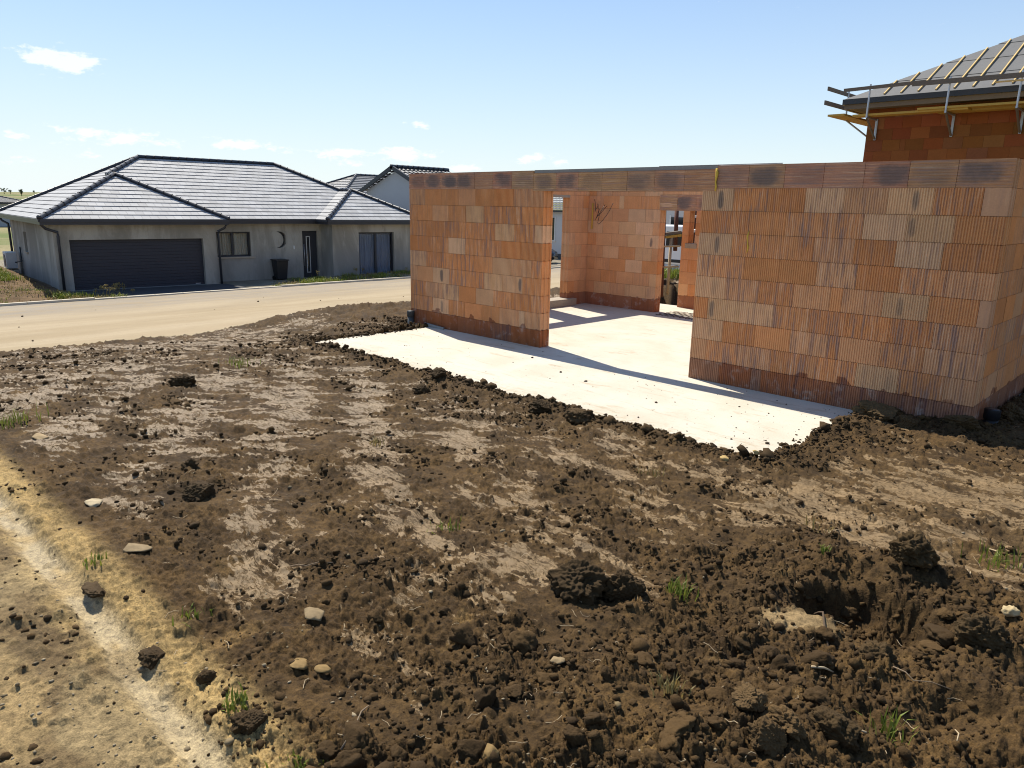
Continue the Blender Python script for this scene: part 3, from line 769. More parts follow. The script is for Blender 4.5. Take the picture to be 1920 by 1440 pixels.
def twig(pts, r, label, mat='twig', lift=.012):
    P = []
    for i, (a, b) in enumerate(pts):
        x, y = settle(a, b); P.append((x, y, zof(x, y)+lift+.01*math.sin(i*2)))
    P2 = []
    for i in range(len(P)-1):
        for t in (0, .5):
            p = np.array(P[i])*(1-t)+np.array(P[i+1])*t
            if t: p[2] += .01; p[0] += .008*math.sin(i*3+1)
            P2.append(p)
    P2.append(np.array(P[-1]))
    zmax = [max(q[2], zof(q[0], q[1])+r) for q in P2]
    for q, z in zip(P2, zmax): q[2] = z
    r = r*.62; mb = MB(); mb.tube(P2, [r*(1-.5*i/len(P2)) for i in range(len(P2))], 6)
    o = mb.build('twig', M[mat], None, True); tag(o, label, 'twig'); return o
twig([(640, 1420), (668, 1385), (692, 1332)], .006, 'long thin brown twig lying at the bottom left of the foreground')
twig([(1518, 1278), (1560, 1272)], .008, 'short thick pale twig below the dug hole', 'root')
twig([(1578, 1374), (1622, 1393)], .008, 'pale broken twig lying at the bottom right', 'root')
twig([(1670, 1278), (1708, 1305), (1780, 1316)], .004, 'thin twig lying right of the short thick pale one', 'twig')
twig([(545, 1062), (575, 1070), (625, 1062)], .005, 'curved brown root on tan soil left of centre')
twig([(1530, 1110), (1540, 1170), (1558, 1225)], .010, 'dark root hanging down the tan cut face into the hole', 'bark', .015)
twig([(1405, 842), (1445, 857)], .004, 'thin wire like twig lying on the tip of the slab', 'twig')
twig([(1548, 1018), (1568, 1000), (1600, 1008)], .004, 'thin bent stalk at the right end of the pressed tan soil', 'root')
twig([(1805, 1115), (1808, 1140), (1800, 1125)], .004, 'short whitish root sticking out right of the hole', 'root')
twig([(1712, 1100), (1716, 1118)], .004, 'tiny pale root beside the dug hole', 'root')
twig([(1788, 1385), (1786, 1432)], .004, 'upright straw stalk in the shaded pit at bottom right', 'root', .05)
twig([(1855, 1030), (1872, 1055)], .007, 'thick pale root at the top of the heap at right', 'root')

fb = MB(); rd = random.Random(21)
qx, qy, _r = polar_pts(1400, 1.7, 7.5, -82, -8, .8)
_z, _c, inf = soil(qx, qy, False)
ok = np.where((inf['road2'] < .4) & (inf['sd'] > .1) & (rng.random(len(qx)) < .12+.5*np.clip(inf['br']+.3*inf['near'], 0, 1)))[0]
qz = soil(qx, qy)[0]
for i in ok:
    L_ = rd.uniform(.02, .075); a = rd.uniform(0, 6.28); w_ = rd.uniform(.0007, .0016); p = np.array([qx[i], qy[i], qz[i]+.004]); pts = [p]
    for k in range(3):
        a += rd.gauss(0, .6); p = p+np.array([math.cos(a), math.sin(a), rd.gauss(.05, .25)])*L_/3; pts.append(p)
    fb.tube(pts, w_, 4, caps=False)
tag(fb.build('root_fibres', M['root'], None, True), kind='stuff')
# ------------------------------------------------------------------ street, kerb, verge, fields
def grid_sheet(name, x0, x1, y0, y1, nx, ny, zf, mat, cf=None, kind='structure'):
    X, Y = np.meshgrid(np.linspace(x0, x1, nx), np.linspace(y0, y1, ny), indexing='ij')
    Z = zf(X, Y); V = np.stack([X, Y, Z], -1).reshape(-1, 3)
    ii = (np.arange(nx-1)[:, None]*ny+np.arange(ny-1)[None]).ravel()
    F = np.stack([ii, ii+ny, ii+ny+1, ii+1], 1)
    att = {'scol': cf(X, Y).reshape(-1, 4), 'pcol': np.zeros((X.size, 4))} if cf else None
    o = np_mesh(name, V, F, mat, att); tag(o, kind=kind); return o
ROADZ = -1.40
grid_sheet('road', -26.2, -12.2, -40, 60, 60, 300, lambda x, y: ROADZ+.03*fbm(x*.5, y*.3, 3, 601)+.012*fbm(x*2, y*.8, 3, 602)+0*x, M['road'])
kb = MB()
yy = -40.0
while yy < 60:
    kb.box((-26.29, yy+.495, ROADZ-.005), (.16, .985, .16 if not (-.3 < yy < 6.6) else .09)); yy += 1.0
tag(kb.build('kerb', simple('kerb_concrete', (.52, .47, .38), .85, .2, var=.15)), kind='structure')
def verge_z(x, y):
    z = -1.50+0*x
    # bank of tipped earth left of the garage
    m = sstep(.7, -1.6, y+.12*(x+30)*0)*sstep(-26.4, -27.9, x)
    z = z+m*(.25+.55*sstep(-27.0, -36, x))+.14*m*fbm(x*1.2, y*1.2, 3, 621)+.12*m*fbm(x*3.5, y*3.5, 3, 622)
    m2 = sstep(6.9, 8.4, y)*sstep(-26.3, -26.8, x)*sstep(-29.3, -28.4, x)
    return z+m2*(.06+.05*fbm(x*1.5, y*1.5, 3, 625)+.15*sstep(8, 15, y))+.07*sstep(-26.9, -26.4, x)*(1-m)
def verge_c(x, y):
    c = np.ones(x.shape+(4,)); k = np.clip(.5+fbm(x*1.2, y*1.2, 4, 631), 0, 1)[..., None]
    bank = sstep(.9, -.6, y)[..., None]
    col = (np.array([.17, .145, .105])*(1-k)+np.array([.25, .22, .165])*k)*(1-bank)+(np.array([.075, .045, .020])*(1-k)+np.array([.17, .105, .050])*k)*bank
    c[..., :3] = col; c[..., 3] = -2; return c
grid_sheet('verge', -48, -26.37, -22, 40, 260, 560, verge_z, M['soil'], verge_c)
dv = MB(); dv.obox((-26.40, -.35, -1.455), (-3.2, -.10, 0), (0.52, 6.35, 0), (0, 0, .02)); tag(dv.build('driveway', simple('dark_asphalt', (.06, .06, .063), .85, .2, var=.3, scale=5, bump=.3)), kind='structure')
def fz(x, y):
    r_ = np.hypot(x, y); hill = 30*sstep(250, 900, r_)*(.35+.65*np.clip(.5+perlin(x/420+.5, y/420+.2, 641), 0, 1))
    return -1.72+hill*0.42
X, A_ = np.meshgrid(np.concatenate([np.linspace(0, 100, 12), np.geomspace(120, 6000, 50)]), np.linspace(0, 2*np.pi, 181), indexing='ij')
fx, fy = X*np.cos(A_)-10, X*np.sin(A_); n1, n2 = X.shape
V = np.stack([fx, fy, fz(fx, fy)], -1).reshape(-1, 3); ii = (np.arange(n1-1)[:, None]*n2+np.arange(n2-1)[None]).ravel()
tag(np_mesh('field', V, np.stack([ii, ii+n2, ii+n2+1, ii+1], 1), M['field']), kind='structure')
grid_sheet('back_yard', -12.3, 26, 5.0, 44, 60, 60, lambda x, y: -.30-.55*sstep(10, 24, y)+.05*fbm(x, y, 3, 651), M['soil'],
           lambda x, y: np.concatenate([np.broadcast_to(np.array([.26, .20, .11]), x.shape+(3,))*(.7+.6*np.clip(.5+fbm(x*1.5, y*1.5, 4, 655), 0, 1))[..., None], np.full(x.shape+(1,), -2.0)], -1))
# grass on the verge
rnd = random.Random(3)
gmb = MB()
def gpatch(n, x0, x1, y0, y1, h):
    for i in range(n):
        x, y = rnd.uniform(x0, x1), rnd.uniform(y0, y1)
        if fbm(np.array([x*.8]), np.array([y*.8]), 3, 661)[0] < -.02: continue
        z = float(verge_z(np.array([x]), np.array([y]))[0])
        blades(7, h*rnd.uniform(.5, 1.25), .10, rnd, gmb, .014, (x, y, z-.01), .8)
gpatch(420, -27.6, -26.5, -.9, 1.1, .26); gpatch(520, -28.4, -26.6, 8.6, 12.2, .24); gpatch(420, -28.2, -26.6, 11.5, 19, .2)
gpatch(150, -27.6, -26.5, 7.2, 9, .10); gpatch(380, -34, -30.6, -3.2, -1.2, .26); gpatch(120, -29, -27, -3, -.8, .1)
tag(gmb.build('grass', M['grass']), kind='stuff')
g1 = gmb; gmb2 = MB()
def dpatch(n, x0, x1, y0, y1, h):
    for i in range(n):
        x, y = rnd.uniform(x0, x1), rnd.uniform(y0, y1); z = float(verge_z(np.array([x]), np.array([y]))[0])
        blades(8, h*rnd.uniform(.5, 1.2), .12, rnd, gmb2, .014, (x, y, z-.01), 1.0)
dpatch(170, -27.8, -26.5, -.9, 1.0, .2); dpatch(420, -28.4, -26.5, 7.6, 19, .17); dpatch(90, -31, -27, -3.2, -.9, .15)
tag(gmb2.build('dry_grass', M['drygrass']), kind='stuff')
wmb = MB()
for i in range(26):
    x, y = rnd.uniform(-28.6, -27), rnd.choice([rnd.uniform(.4, 1.6), rnd.uniform(9, 19)])
    z = float(verge_z(np.array([x]), np.array([y]))[0]); h = rnd.uniform(.25, .5)
    wmb.tube([(x, y, z), (x+.03, y+.02, z+h)], .006, 4)
    for q in range(6):
        blades(4, .07, .03, rnd, wmb, .012, (x+.03+rnd.gauss(0, .03), y+.02+rnd.gauss(0, .03), z+h*rnd.uniform(.6, 1)), 1.2)
tag(wmb.build('weeds', M['drygrass']), kind='stuff')
#@@PART3
# ------------------------------------------------------------------ the concrete slab
sl = MB()
poly = [(-8.0, -2.44), (-.90, -2.44), (-.90, 0), (0, 0), (0, 5.85), (-8.57, 5.85), (-8.57, 0), (-8.0, 0)]
n = len(poly)
sl.add([(x, y, 0) for x, y in poly]+[(x, y, -.3) for x, y in poly], [tuple(range(n))]+[(i, i+n, (i+1) % n+n, (i+1) % n) for i in range(n)])
tag(sl.build('concrete_slab', M['slab']), kind='structure')
# ------------------------------------------------------------------ hollow clay block walls
ORANGE = [(.66, .265, .085), (.63, .27, .10), (.66, .295, .12), (.60, .235, .078)]
SALMON = [(.64, .33, .165), (.61, .31, .16), (.66, .36, .19)]
BUFF = [(.68, .43, .24), (.66, .41, .24), (.68, .45, .28)]
def block_wall(name, o, du, dn, L, T, courses, parent, seed=0, openings=(), rib=.0075, back_rib=.0012, special=(), blk=.405, horiz=False, tone='mix', mat='block', stain=.8, plain_end=0.0, offs=0.0, label=None):
    rd = random.Random(seed); o = np.array(o, float); du = np.array(du, float); dn = np.array(dn, float); dz = np.array([0, 0, 1.0])
    mb = MB(); P = lambda u, w, z: o+du*u+dn*w+dz*z
    flip = np.dot(np.cross(du, dz), dn) < 0
    def addf(vs, fs, c, pr):
        if flip: fs = [f[::-1] for f in fs]
        mb.add(vs, fs, bcol=[c]*len(vs), bpar=pr if isinstance(pr, list) else [pr]*len(vs))
    for ci in range(len(courses)-1):
        zb, zt = courses[ci], courses[ci+1]
        ivs = [(0, L)]
        for (a, b, za, zc) in openings:
            if min(zt, zc)-max(zb, za) > .5*(zt-zb):
                nv = []
                for (p, q) in ivs:
                    if b <= p or a >= q: nv.append((p, q)); continue
                    if a > p: nv.append((p, a))
                    if b < q: nv.append((b, q))
                ivs = nv
        for (p, q) in ivs:
            # recessed core closes the joints
            vs = [P(a, w, z) for z in (zb, zt) for a, w in ((p+.02, -.012), (q-.02, -.012), (q-.02, -T+.012), (p+.02, -T+.012))]
            addf(vs, [(3, 2, 1, 0), (4, 5, 6, 7), (0, 1, 5, 4), (1, 2, 6, 5), (2, 3, 7, 6), (3, 0, 4, 7)], (.20, .10, .05, 0), (0, 9, 9, 0))
            js = [p]; x = p+blk*((.5 if ci % 2 else 1.0)+offs+rd.uniform(-.06, .06))
            while x < q-.09:
                js.append(x); x += blk*rd.uniform(.97, 1.03)
                if rd.random() < .06: js.append(js[-1]+blk*.3); x += blk*.3
            js = [j for j in js if j < q-.05]+[q]
            for a, b in zip(js[:-1], js[1:]):
                g = .0016; a2, b2 = a+g, b-g; z0, z1 = zb+g*(ci > 0), zt-g
                w = b-a; rr = rd.random(); us = None
                for s_ in special:
                    if a+.04 < s_ < b-.04: us = s_
                plain = plain_end and b > q-.02 and q > L-.02 and w < .3 and ci % 2 == 0
                streak = rd.choice([.1, .3, .5, .8, .9, 1.0]); flag = 0.0; uc = (a+b)/2
                if horiz:
                    col = (.44*rd.uniform(.88, 1.08), .225*rd.uniform(.9, 1.08), .125*rd.uniform(.9, 1.1)); streak = rd.uniform(.7, 1); flag = rd.choice([0, .3, .5, .75, .9]); uc += rd.uniform(-.06, .06)
                elif plain: col = rd.choice([(.47, .245, .15), (.50, .275, .17)]); streak = .25
                elif us is not None and rd.random() < .5:
                    col = rd.choice(BUFF); streak = .3; flag = rd.choice([.2, .4, .6, .75]); uc = us
                else:
                    col = rd.choice(ORANGE if rr < .55 else SALMON if rr < .86 else BUFF)
                    if tone == 'inner': col = rd.choice(BUFF+SALMON+SALMON+ORANGE[1:3]); streak *= .35
                    if tone == 'deep': col = tuple(q*rd.uniform(.8, 1.1) for q in rd.choice([(.25, .085, .027), (.24, .083, .028), (.265, .093, .031), (.23, .078, .026), (.27, .105, .042)])); streak = 0
                k = rd.uniform(.90, 1.06)
                if tone != 'deep' and not horiz: col = tuple(.72*c+.28*m for c, m in zip(col, (.66, .34, .155)))
                col = tuple(c*k for c in col)
                c4 = (*col, 1.0 if horiz else 0.0)
                ux = (lambda u: (u-uc)/.18) if horiz else (lambda u: (u-uc)/.034)
                vx = lambda z: (2*(z-z0)/(z1-z0)-1)/(.80 if horiz else .80)
                for side in (0, 1):
                    dep = rib if side == 0 else back_rib
                    wf = 0.0 if side == 0 else -T
                    sg = -1.0 if side == 0 else 1.0
                    jit = rd.uniform(-.0015, .0025) if side == 0 else 0
                    us_, ws = [], []
                    if dep and not plain and not horiz:
                        nr = max(2, int(round(w/.0235))); pt = (b2-a2)/nr
                        for r_ in range(nr):
                            us_ += [a2+pt*r_, a2+pt*(r_+.46), a2+pt*(r_+.56), a2+pt*(r_+.92)]; ws += [0, 0, dep, dep]
                        us_.append(b2); ws.append(0)
                        vs = []; pr = []
                        for u, d_ in zip(us_, ws):
                            for z in (z0, z1):
                                vs.append(P(u, wf+sg*d_-sg*jit, z)); pr.append((streak, ux(u), vx(z), flag if side == 0 else 0))
                        fs = [(2*i, 2*i+2, 2*i+3, 2*i+1) for i in range(len(us_)-1)]
                    elif dep and horiz:
                        nr = 9; pt = (z1-z0)/nr; zs = []; ws = []
                        for r_ in range(nr): zs += [z0+pt*r_, z0+pt*(r_+.6), z0+pt*(r_+.7), z0+pt*(r_+.92)]; ws += [0, 0, dep, dep]
                        zs.append(z1); ws.append(0); vs = []; pr = []
                        for z, d_ in zip(zs, ws):
                            for u in (a2, b2):
                                vs.append(P(u, wf+sg*d_-sg*jit, z)); pr.append((streak, ux(u), vx(z), flag))
                        fs = [(2*i, 2*i+1, 2*i+3, 2*i+2) for i in range(len(zs)-1)]
                    else:
                        vs = [P(a2, wf-sg*jit, z0), P(b2, wf-sg*jit, z0), P(b2, wf-sg*jit, z1), P(a2, wf-sg*jit, z1)]
                        pr = [(streak, ux(u), vx(z), flag if side == 0 else 0) for u, z in ((a2, z0), (b2, z0), (b2, z1), (a2, z1))]
                        fs = [(0, 1, 2, 3)]
                    if side == 1: fs = [f[::-1] for f in fs]
                    addf(vs, fs, c4, pr)
                # ends (tongue and groove) and beds
                ec = c4; ep = (streak*.4, 9, 9, 0)
                for (uu, s_) in ((a2, -1), (b2, 1)):
                    ws = [0, -T*.12, -T*.16, -T*.36, -T*.40, -T*.62, -T*.66, -T*.84, -T*.88, -T]; ds = [0, 0, .012, .012, 0, 0, .012, .012, 0, 0]
                    vs = [P(uu-s_*d_, w_, z) for w_, d_ in zip(ws, ds) for z in (z0, z1)]
                    fs = [(2*i, 2*i+1, 2*i+3, 2*i+2) for i in range(len(ws)-1)]
                    if s_ > 0: fs = [f[::-1] for f in fs]
                    fs = [f[::-1] for f in fs]
                    addf(vs, fs, ec, ep)
                addf([P(a2, 0, z1), P(b2, 0, z1), P(b2, -T, z1), P(a2, -T, z1)], [(0, 1, 2, 3)], ec, ep)
                addf([P(a2, 0, z0), P(b2, 0, z0), P(b2, -T, z0), P(a2, -T, z0)], [(3, 2, 1, 0)], ec, ep)
    ob = mb.build(name, M[mat], parent)
    if label: ob['label'] = label
    return ob
shell = thing('brick_shell', 'roofless orange clay block house shell with a wide doorway standing on the pale slab', 'building')
C9 = [.25*i for i in range(10)]
TOP = [2.25, 2.5]
EX, EY = (1, 0, 0), (0, 1, 0)
block_wall('wall', (-8.57, 0, 0), EX, (0, -1, 0), 3.045, .2, C9, shell, 11, special=(.83, 2.62), offs=.05, label='front wall left of the doorway')
block_wall('wall', (-3.04, 0, 0), EX, (0, -1, 0), 3.04, .2, C9, shell, 12, special=(.24, 2.28), plain_end=1, label='front wall right of the doorway')
block_wall('wall_crown', (-8.57, 0, 0), EX, (0, -1, 0), 2.835, .2, TOP, shell, 13, rib=.003, back_rib=0, horiz=True)
block_wall('wall_crown', (-2.87, 0, 0), EX, (0, -1, 0), 2.87, .2, TOP, shell, 14, rib=.003, back_rib=0, horiz=True)
block_wall('lintel', (-5.73, -.004, 0), EX, (0, -1, 0), 2.855, .208, [2.222, 2.462], shell, 15, rib=.003, back_rib=0, horiz=True)
b = MB(); b.obox((-5.725, .012, 2.463), (2.845, 0, 0), (0, .176, 0), (0, 0, .042)); b.build('concrete_beam', M['beam'], shell)
CW = C9+[2.5]
block_wall('wall', (-8.37, .203, 0), EY, (1, 0, 0), 4.547, .2, CW, shell, 16, openings=((1.42, 2.46, 0, 2.25), (3.07, 3.737, .0, 2.25)), rib=.0015, back_rib=.003, tone='inner', label='side wall with two openings seen through the doorway')
lb = MB()
for a, c_ in ((1.62, 2.668), (3.27, 3.945)): lb.obox((-8.567, a-.002, 2.2), (.194, 0, 0), (0, c_-a, 0), (0, 0, .052))
lb.build('lintel', M['paleblock'], shell)
b = MB(); b.obox((-8.63, 3.10, 0), (.36, 0, 0), (0, 1.05, 0), (0, 0, .15)); b.build('sill', M['paleblock'], shell, bevel=.01)
block_wall('wall', (-8.367, 4.55, 0), EX, (0, -1, 0), 8.16, .2, CW, shell, 17, openings=((1.77, 2.9, 0, 2.0),), rib=.0012, back_rib=.002, special=(1.60,), tone='inner', label='cross wall with a door opening seen through the doorway')
block_wall('lintel', (-6.62, 4.546, 0), EX, (0, -1, 0), 1.16, .208, [1.985, 2.28], shell, 18, rib=.002, back_rib=0, horiz=True)
block_wall('wall', (-6.76, 5.65, 0), EX, (0, -1, 0), 6.56, .2, CW, shell, 19, openings=((.15, .30, 1.25, 2.0),), rib=.0012, back_rib=.002, tone='inner', label='rear outer wall with a narrow window slot')
b = MB(); b.obox((-6.66, 5.62, 1.235), (.26, 0, 0), (0, .24, 0), (0, 0, .10)); b.build('sill', M['paleblock'], shell, bevel=.008)
block_wall('wall', (0, .203, 0), EY, (1, 0, 0), 5.647, .2, CW, shell, 20, rib=.0075, back_rib=.0012, label='shaded outer side wall at the right')
f_ = MB()
pts = [(-2.873+.006*math.sin(i*2.1), -.012, 2.22+.05*i) for i in range(6)]
f_.tube(pts, [.008, .013, .009, .014, .018, .010], 7); f_.build('mounting_foam', M['foam'], shell, True)
f_ = MB(); f_.tube([(-2.42+.01*math.sin(i*1.7), -.006, 1.55+.06*i) for i in range(5)], [.004, .009, .006, .01, .004], 6); f_.build('mounting_foam', M['foam'], shell, True)
cb = MB(); rd = random.Random(5)
for k in range(4):
    p0 = np.array([-8.20+.10*k*.6, 4.52-.02*k, 2.18-.03*k]); pts = []
    for i in range(9):
        t = i/8; pts.append(p0+np.array([.30*t*(1 if k % 2 else .5)+.05*math.sin(5*t+k), -.10*math.sin(3.1*t), -.42*math.sin(2.6*t+.2*k)*(.6+.12*k)]))
    cb.tube(pts, .0055, 5)
cb.build('cable', M['black'], shell, True)
cb = MB(); cb.tube([(-8.24, 4.515, 2.1), (-8.24, 4.515, 1.58)], .014, 6); cb.build('conduit', M['foam'], shell, True)
# drain pipes and board at the foot of the walls
def pipe(name, x, y, z0, z1, r, mat, label):
    mb = MB(); mb.tube([(x, y, z0), (x, y, z1-.10)], r, 14); mb.tube([(x, y, z1-.10), (x, y, z1-.095), (x, y, z1)], [r, r*1.14, r*1.14], 14, caps=False)
    mb.tube([(x, y, z1), (x, y, z1-.06)], [r*1.0, r*1.0], 14, caps=True)
    o = mb.build(name, M[mat], None, True); tag(o, label, 'pipe'); return o
pipe('drain_pipe', -8.50, -.062, -.35, .215, .056, 'darkgrey', 'grey drain pipe standing at the left foot of the brick wall')
pipe('drain_pipe', .105, .30, -.45, .20, .062, 'black', 'black drain pipe standing at the right corner of the brick wall')
b = MB(); b.beam((-8.12, -.055, .01), (-7.62, -.06, -.015), .03, .10); o = b.build('board', M['beam'], None, False, .004); tag(o, 'short grey board set on edge in the gap between slab and wall foot', 'board')
mb = MB()
for i in range(9):
    mb.tube([(-6.35+.13*i, 4.25, .012), (-6.2+.13*i, 4.95, .02)], .005, 5)
for i in range(6): mb.tube([(-6.38, 4.27+.13*i, .018), (-5.25, 4.3+.13*i, .016)], .005, 5)
tag(mb.build('wire_mesh', M['wire'], None, True), 'sheet of rusty reinforcing mesh lying on the floor in the inner door opening', 'wire mesh')
# ------------------------------------------------------------------ things seen through the openings
fr = thing('prop_frame', 'rusty steel props with pale rails standing outside the inner door opening', 'scaffold')
def seg(a, b, d1, d2, r, name, mat, n=7):
    m = MB(); m.tube([at(*a, d1), at(*b, d2)], r, n); return m.build(name, M[mat], fr, True)
seg((1246, 385), (1239.5, 557), 16.6, 16.6, .05, 'prop', 'rust'); seg((1259, 443), (1251, 552), 16.8, 16.8, .035, 'prop', 'root')
seg((1270, 372), (1266, 470), 17.2, 17.2, .05, 'prop', 'rust'); seg((1303, 385), (1296, 470), 17.4, 17.4, .06, 'prop', 'rust')
for (a, b, r_) in (((1228, 463), (1275, 461), .022), ((1225, 501.5), (1272, 499.5), .022), ((1228, 482), (1243, 497), .012)):
    seg(a, b, 16.5, 16.7, r_, 'rail', 'root')
for (a, b, m_) in (((1226, 447), (1275, 441), 'plank'), ((1226, 440.5), (1275, 435), 'oldwood'), ((1290, 406), (1310, 406), 'white'), ((1290, 434), (1310, 432), 'white')):
    m = MB(); m.beam(at(*a, 16.7), at(*b, 16.9), .14, .055); m.build('rail_board', M[m_], fr)
for i, (a, d, s, lab) in enumerate((((1238, 541), 18.0, .30, 'dark heap of tipped soil seen at the left in the inner door opening'), ((1256, 544), 18.4, .26, 'dark heap of tipped soil seen at the right in the inner door opening'))):
    p = at(*a, d); v, f = lump(4, 760+i, .42, .75); v = v*s
    o = np_mesh('soil_heap', v, f, M['crumb'], {'scol': np.tile([.055, .038, .024, 1], (len(v), 1))}); o.location = p; tag(o, lab, 'soil heap')
hp = MB(); rd = random.Random(8)
for i in range(60):
    p = at(rd.uniform(1226, 1275), rd.uniform(516, 524), rd.uniform(19, 22)); blades(8, .3, .12, rd, hp, .02, p)
tag(hp.build('grass', M['grass']), kind='stuff')
# white van behind the rear opening
van = thing('parked_van', 'white van parked behind the rear door opening of the brick shell', 'van')
vp = at(1262, 480, 30); vz = at(1250, 512, 30)[2]
van.location = (vp[0], vp[1], vz)
m = MB()
prof = [(-2.4, .42), (-2.4, 1.75), (-2.25, 1.93), (.9, 1.93), (1.55, 1.25), (2.35, 1.0), (2.5, .42)]
for s_ in (1,):
    nP = len(prof); m.add([(x, -.9, z) for x, z in prof]+[(x, .9, z) for x, z in prof], [tuple(range(nP)), tuple(range(nP, 2*nP))[::-1]]+[(i, i+nP, (i+1) % nP+nP, (i+1) % nP) for i in range(nP)])
m.build('body', M['vanpaint'], van, bevel=.05)
for x in (-1.5, 1.6):
    for y in (-.82, .82):
        m = MB(); m.tube([(x, y-.11, .33), (x, y+.11, .33)], .33, 18); w = m.build('wheel', M['rubber'], van)
        m = MB(); m.tube([(x, y-.12, .33), (x, y+.12, .33)], .18, 12); m.build('rim', M['steel'], w)
m = MB(); m.obox((.2, -.906, 1.15), (.95, 0, 0), (0, .004, 0), (0, 0, .55)); m.build('window', M['darkglass'], van)
m = MB(); m.obox((-2.3, -.91, .5), (4.6, 0, 0), (0, .012, 0), (0, 0, .12)); m.build('trim', M['black'], van)
m = MB(); m.obox((-1.4, -.907, 1.1), (1.2, 0, 0), (0, .004, 0), (0, 0, .06)); m.obox((-1.4, -.907, .95), (1.4, 0, 0), (0, .004, 0), (0, 0, .05)); m.build('stripe', M['steel'], van)
# black car parked before the white house
def onp(px, py, ax, val):
    q = FX*FPX+RX*(px-960)+UX*(720-py); return CAM+q*((val-CAM[ax])/q[ax])
car = thing('parked_car', 'black car parked in front of the white house, its nose showing in the left opening', 'car')
cpos = onz(1036, 496, -1.35); car.location = (cpos[0]-1.95, cpos[1]-.6, -1.35); car.rotation_euler = (0, 0, .35)
def loft(secs, mb):
    n = len(secs[0]); vs = [p for s_ in secs for p in s_]
    fs = [(i*n+k, i*n+(k+1) % n, (i+1)*n+(k+1) % n, (i+1)*n+k) for i in range(len(secs)-1) for k in range(n)]
    fs += [tuple(range(n))[::-1], tuple((len(secs)-1)*n+k for k in range(n))]; mb.add(vs, fs)
def carsec(x, w, z0, z1, wt):
    return [(x, -w*.9, z0), (x, -w, z0+.2), (x, -w, z0+.45*(z1-z0)), (x, -wt, z1), (x, wt, z1), (x, w, z0+.45*(z1-z0)), (x, w, z0+.2), (x, w*.9, z0)]
m = MB(); loft([carsec(-2.1, .72, .3, .85, .6), carsec(-1.95, .85, .22, 1.05, .7), carsec(-1.0, .88, .2, 1.0, .76), carsec(.8, .88, .2, .98, .76), carsec(1.7, .86, .2, .86, .7), carsec(2.05, .76, .28, .72, .58)], m)
m.build('body', M['carpaint'], car, True)
m = MB(); loft([carsec(-1.75, .74, .9, 1.02, .6), carsec(-1.25, .76, .9, 1.42, .56), carsec(.1, .76, .9, 1.46, .56), carsec(1.0, .74, .9, .99, .6)], m); m.build('cabin', M['darkglass'], car, True)
for x in (-1.3, 1.35):
    for y in (-.78, .78):
        m = MB(); m.tube([(x, y-.1, .32), (x, y+.1, .32)], .32, 18); w = m.build('wheel', M['rubber'], car)
        m = MB(); m.tube([(x, y-.11, .32), (x, y+.11, .32)], .19, 12); m.build('rim', M['steel'], w)
for y in (-.58, .58):
    m = MB(); v, f = ico(2); m.add(v*np.array([.14, .16, .09])+np.array([1.92, y, .64]), [tuple(t) for t in f]); m.build('headlight', M['lamp'], car, True)
# ------------------------------------------------------------------ roofs
def clip(poly, a, b, keep_ge, val):
    out = []
    for i in range(len(poly)):
        p, q = poly[i], poly[(i+1) % len(poly)]; ip = (p[1] >= val) == keep_ge or p[1] == val; iq = (q[1] >= val) == keep_ge or q[1] == val
        if ip: out.append(p)
        if ip != iq:
            t = (val-p[1])/(q[1]-p[1]); out.append((p[0]+t*(q[0]-p[0]), val))
    return out
def tiled(mb, poly3, eave_a, eave_b, row=.345, lift=.022, wave=0.0):
    """stepped courses over a planar roof polygon (world points)"""
    P3 = [np.array(p, float) for p in poly3]; A = np.array(eave_a, float); B = np.array(eave_b, float)
    ea = (B-A)/np.linalg.norm(B-A)
    nrm = None
    for p in P3:
        w = p-A; w = w-ea*(w@ea)
        if np.linalg.norm(w) > .5: up = w/np.linalg.norm(w); break
    nrm = np.cross(ea, up)
    if nrm[2] < 0: nrm = -nrm
    p2 = [((p-A)@ea, (p-A)@up) for p in P3]
    bmax = max(q[1] for q in p2); k = 0
    while k*row < bmax-.02:
        b0, b1 = k*row, min((k+1)*row, bmax)
        s_ = clip(clip(p2, 0, 0, True, b0), 0, 0, False, b1)
        if len(s_) >= 3:
            vs = [A+ea*a+up*b+nrm*(lift*(1-(b-b0)/row)) for a, b in s_]
            fs = [tuple(range(len(vs)))]
            if np.dot(np.cross(vs[1]-vs[0], vs[2]-vs[1]), nrm) < 0: fs = [fs[0][::-1]]
            mb.add(vs, fs, uv=[(a, b) for a, b in s_])
            lo = [a for a, b in s_ if abs(b-b0) < 1e-6]
            if len(lo) >= 2:
                a0, a1 = min(lo), max(lo)
                q = [A+ea*a0+up*b0, A+ea*a1+up*b0, A+ea*a1+up*b0+nrm*lift, A+ea*a0+up*b0+nrm*lift]
                mb.add(q, [(0, 1, 2, 3)], uv=[(a0, b0), (a1, b0), (a1, b0), (a0, b0)])
        k += 1
def ridge(mb, p, q, r=.088, step=.36):
    p, q = np.array(p, float), np.array(q, float); L = np.linalg.norm(q-p); n = max(1, int(round(L/step))); d = (q-p)/L
    for i in range(n):
        a = p+d*(L*i/n-.02); b = p+d*(L*(i+1)/n+.02)
        mb.tube([a, a+d*.035, a+d*.04, b], [r*1.16, r*1.16, r*1.03, r*.93], 9)
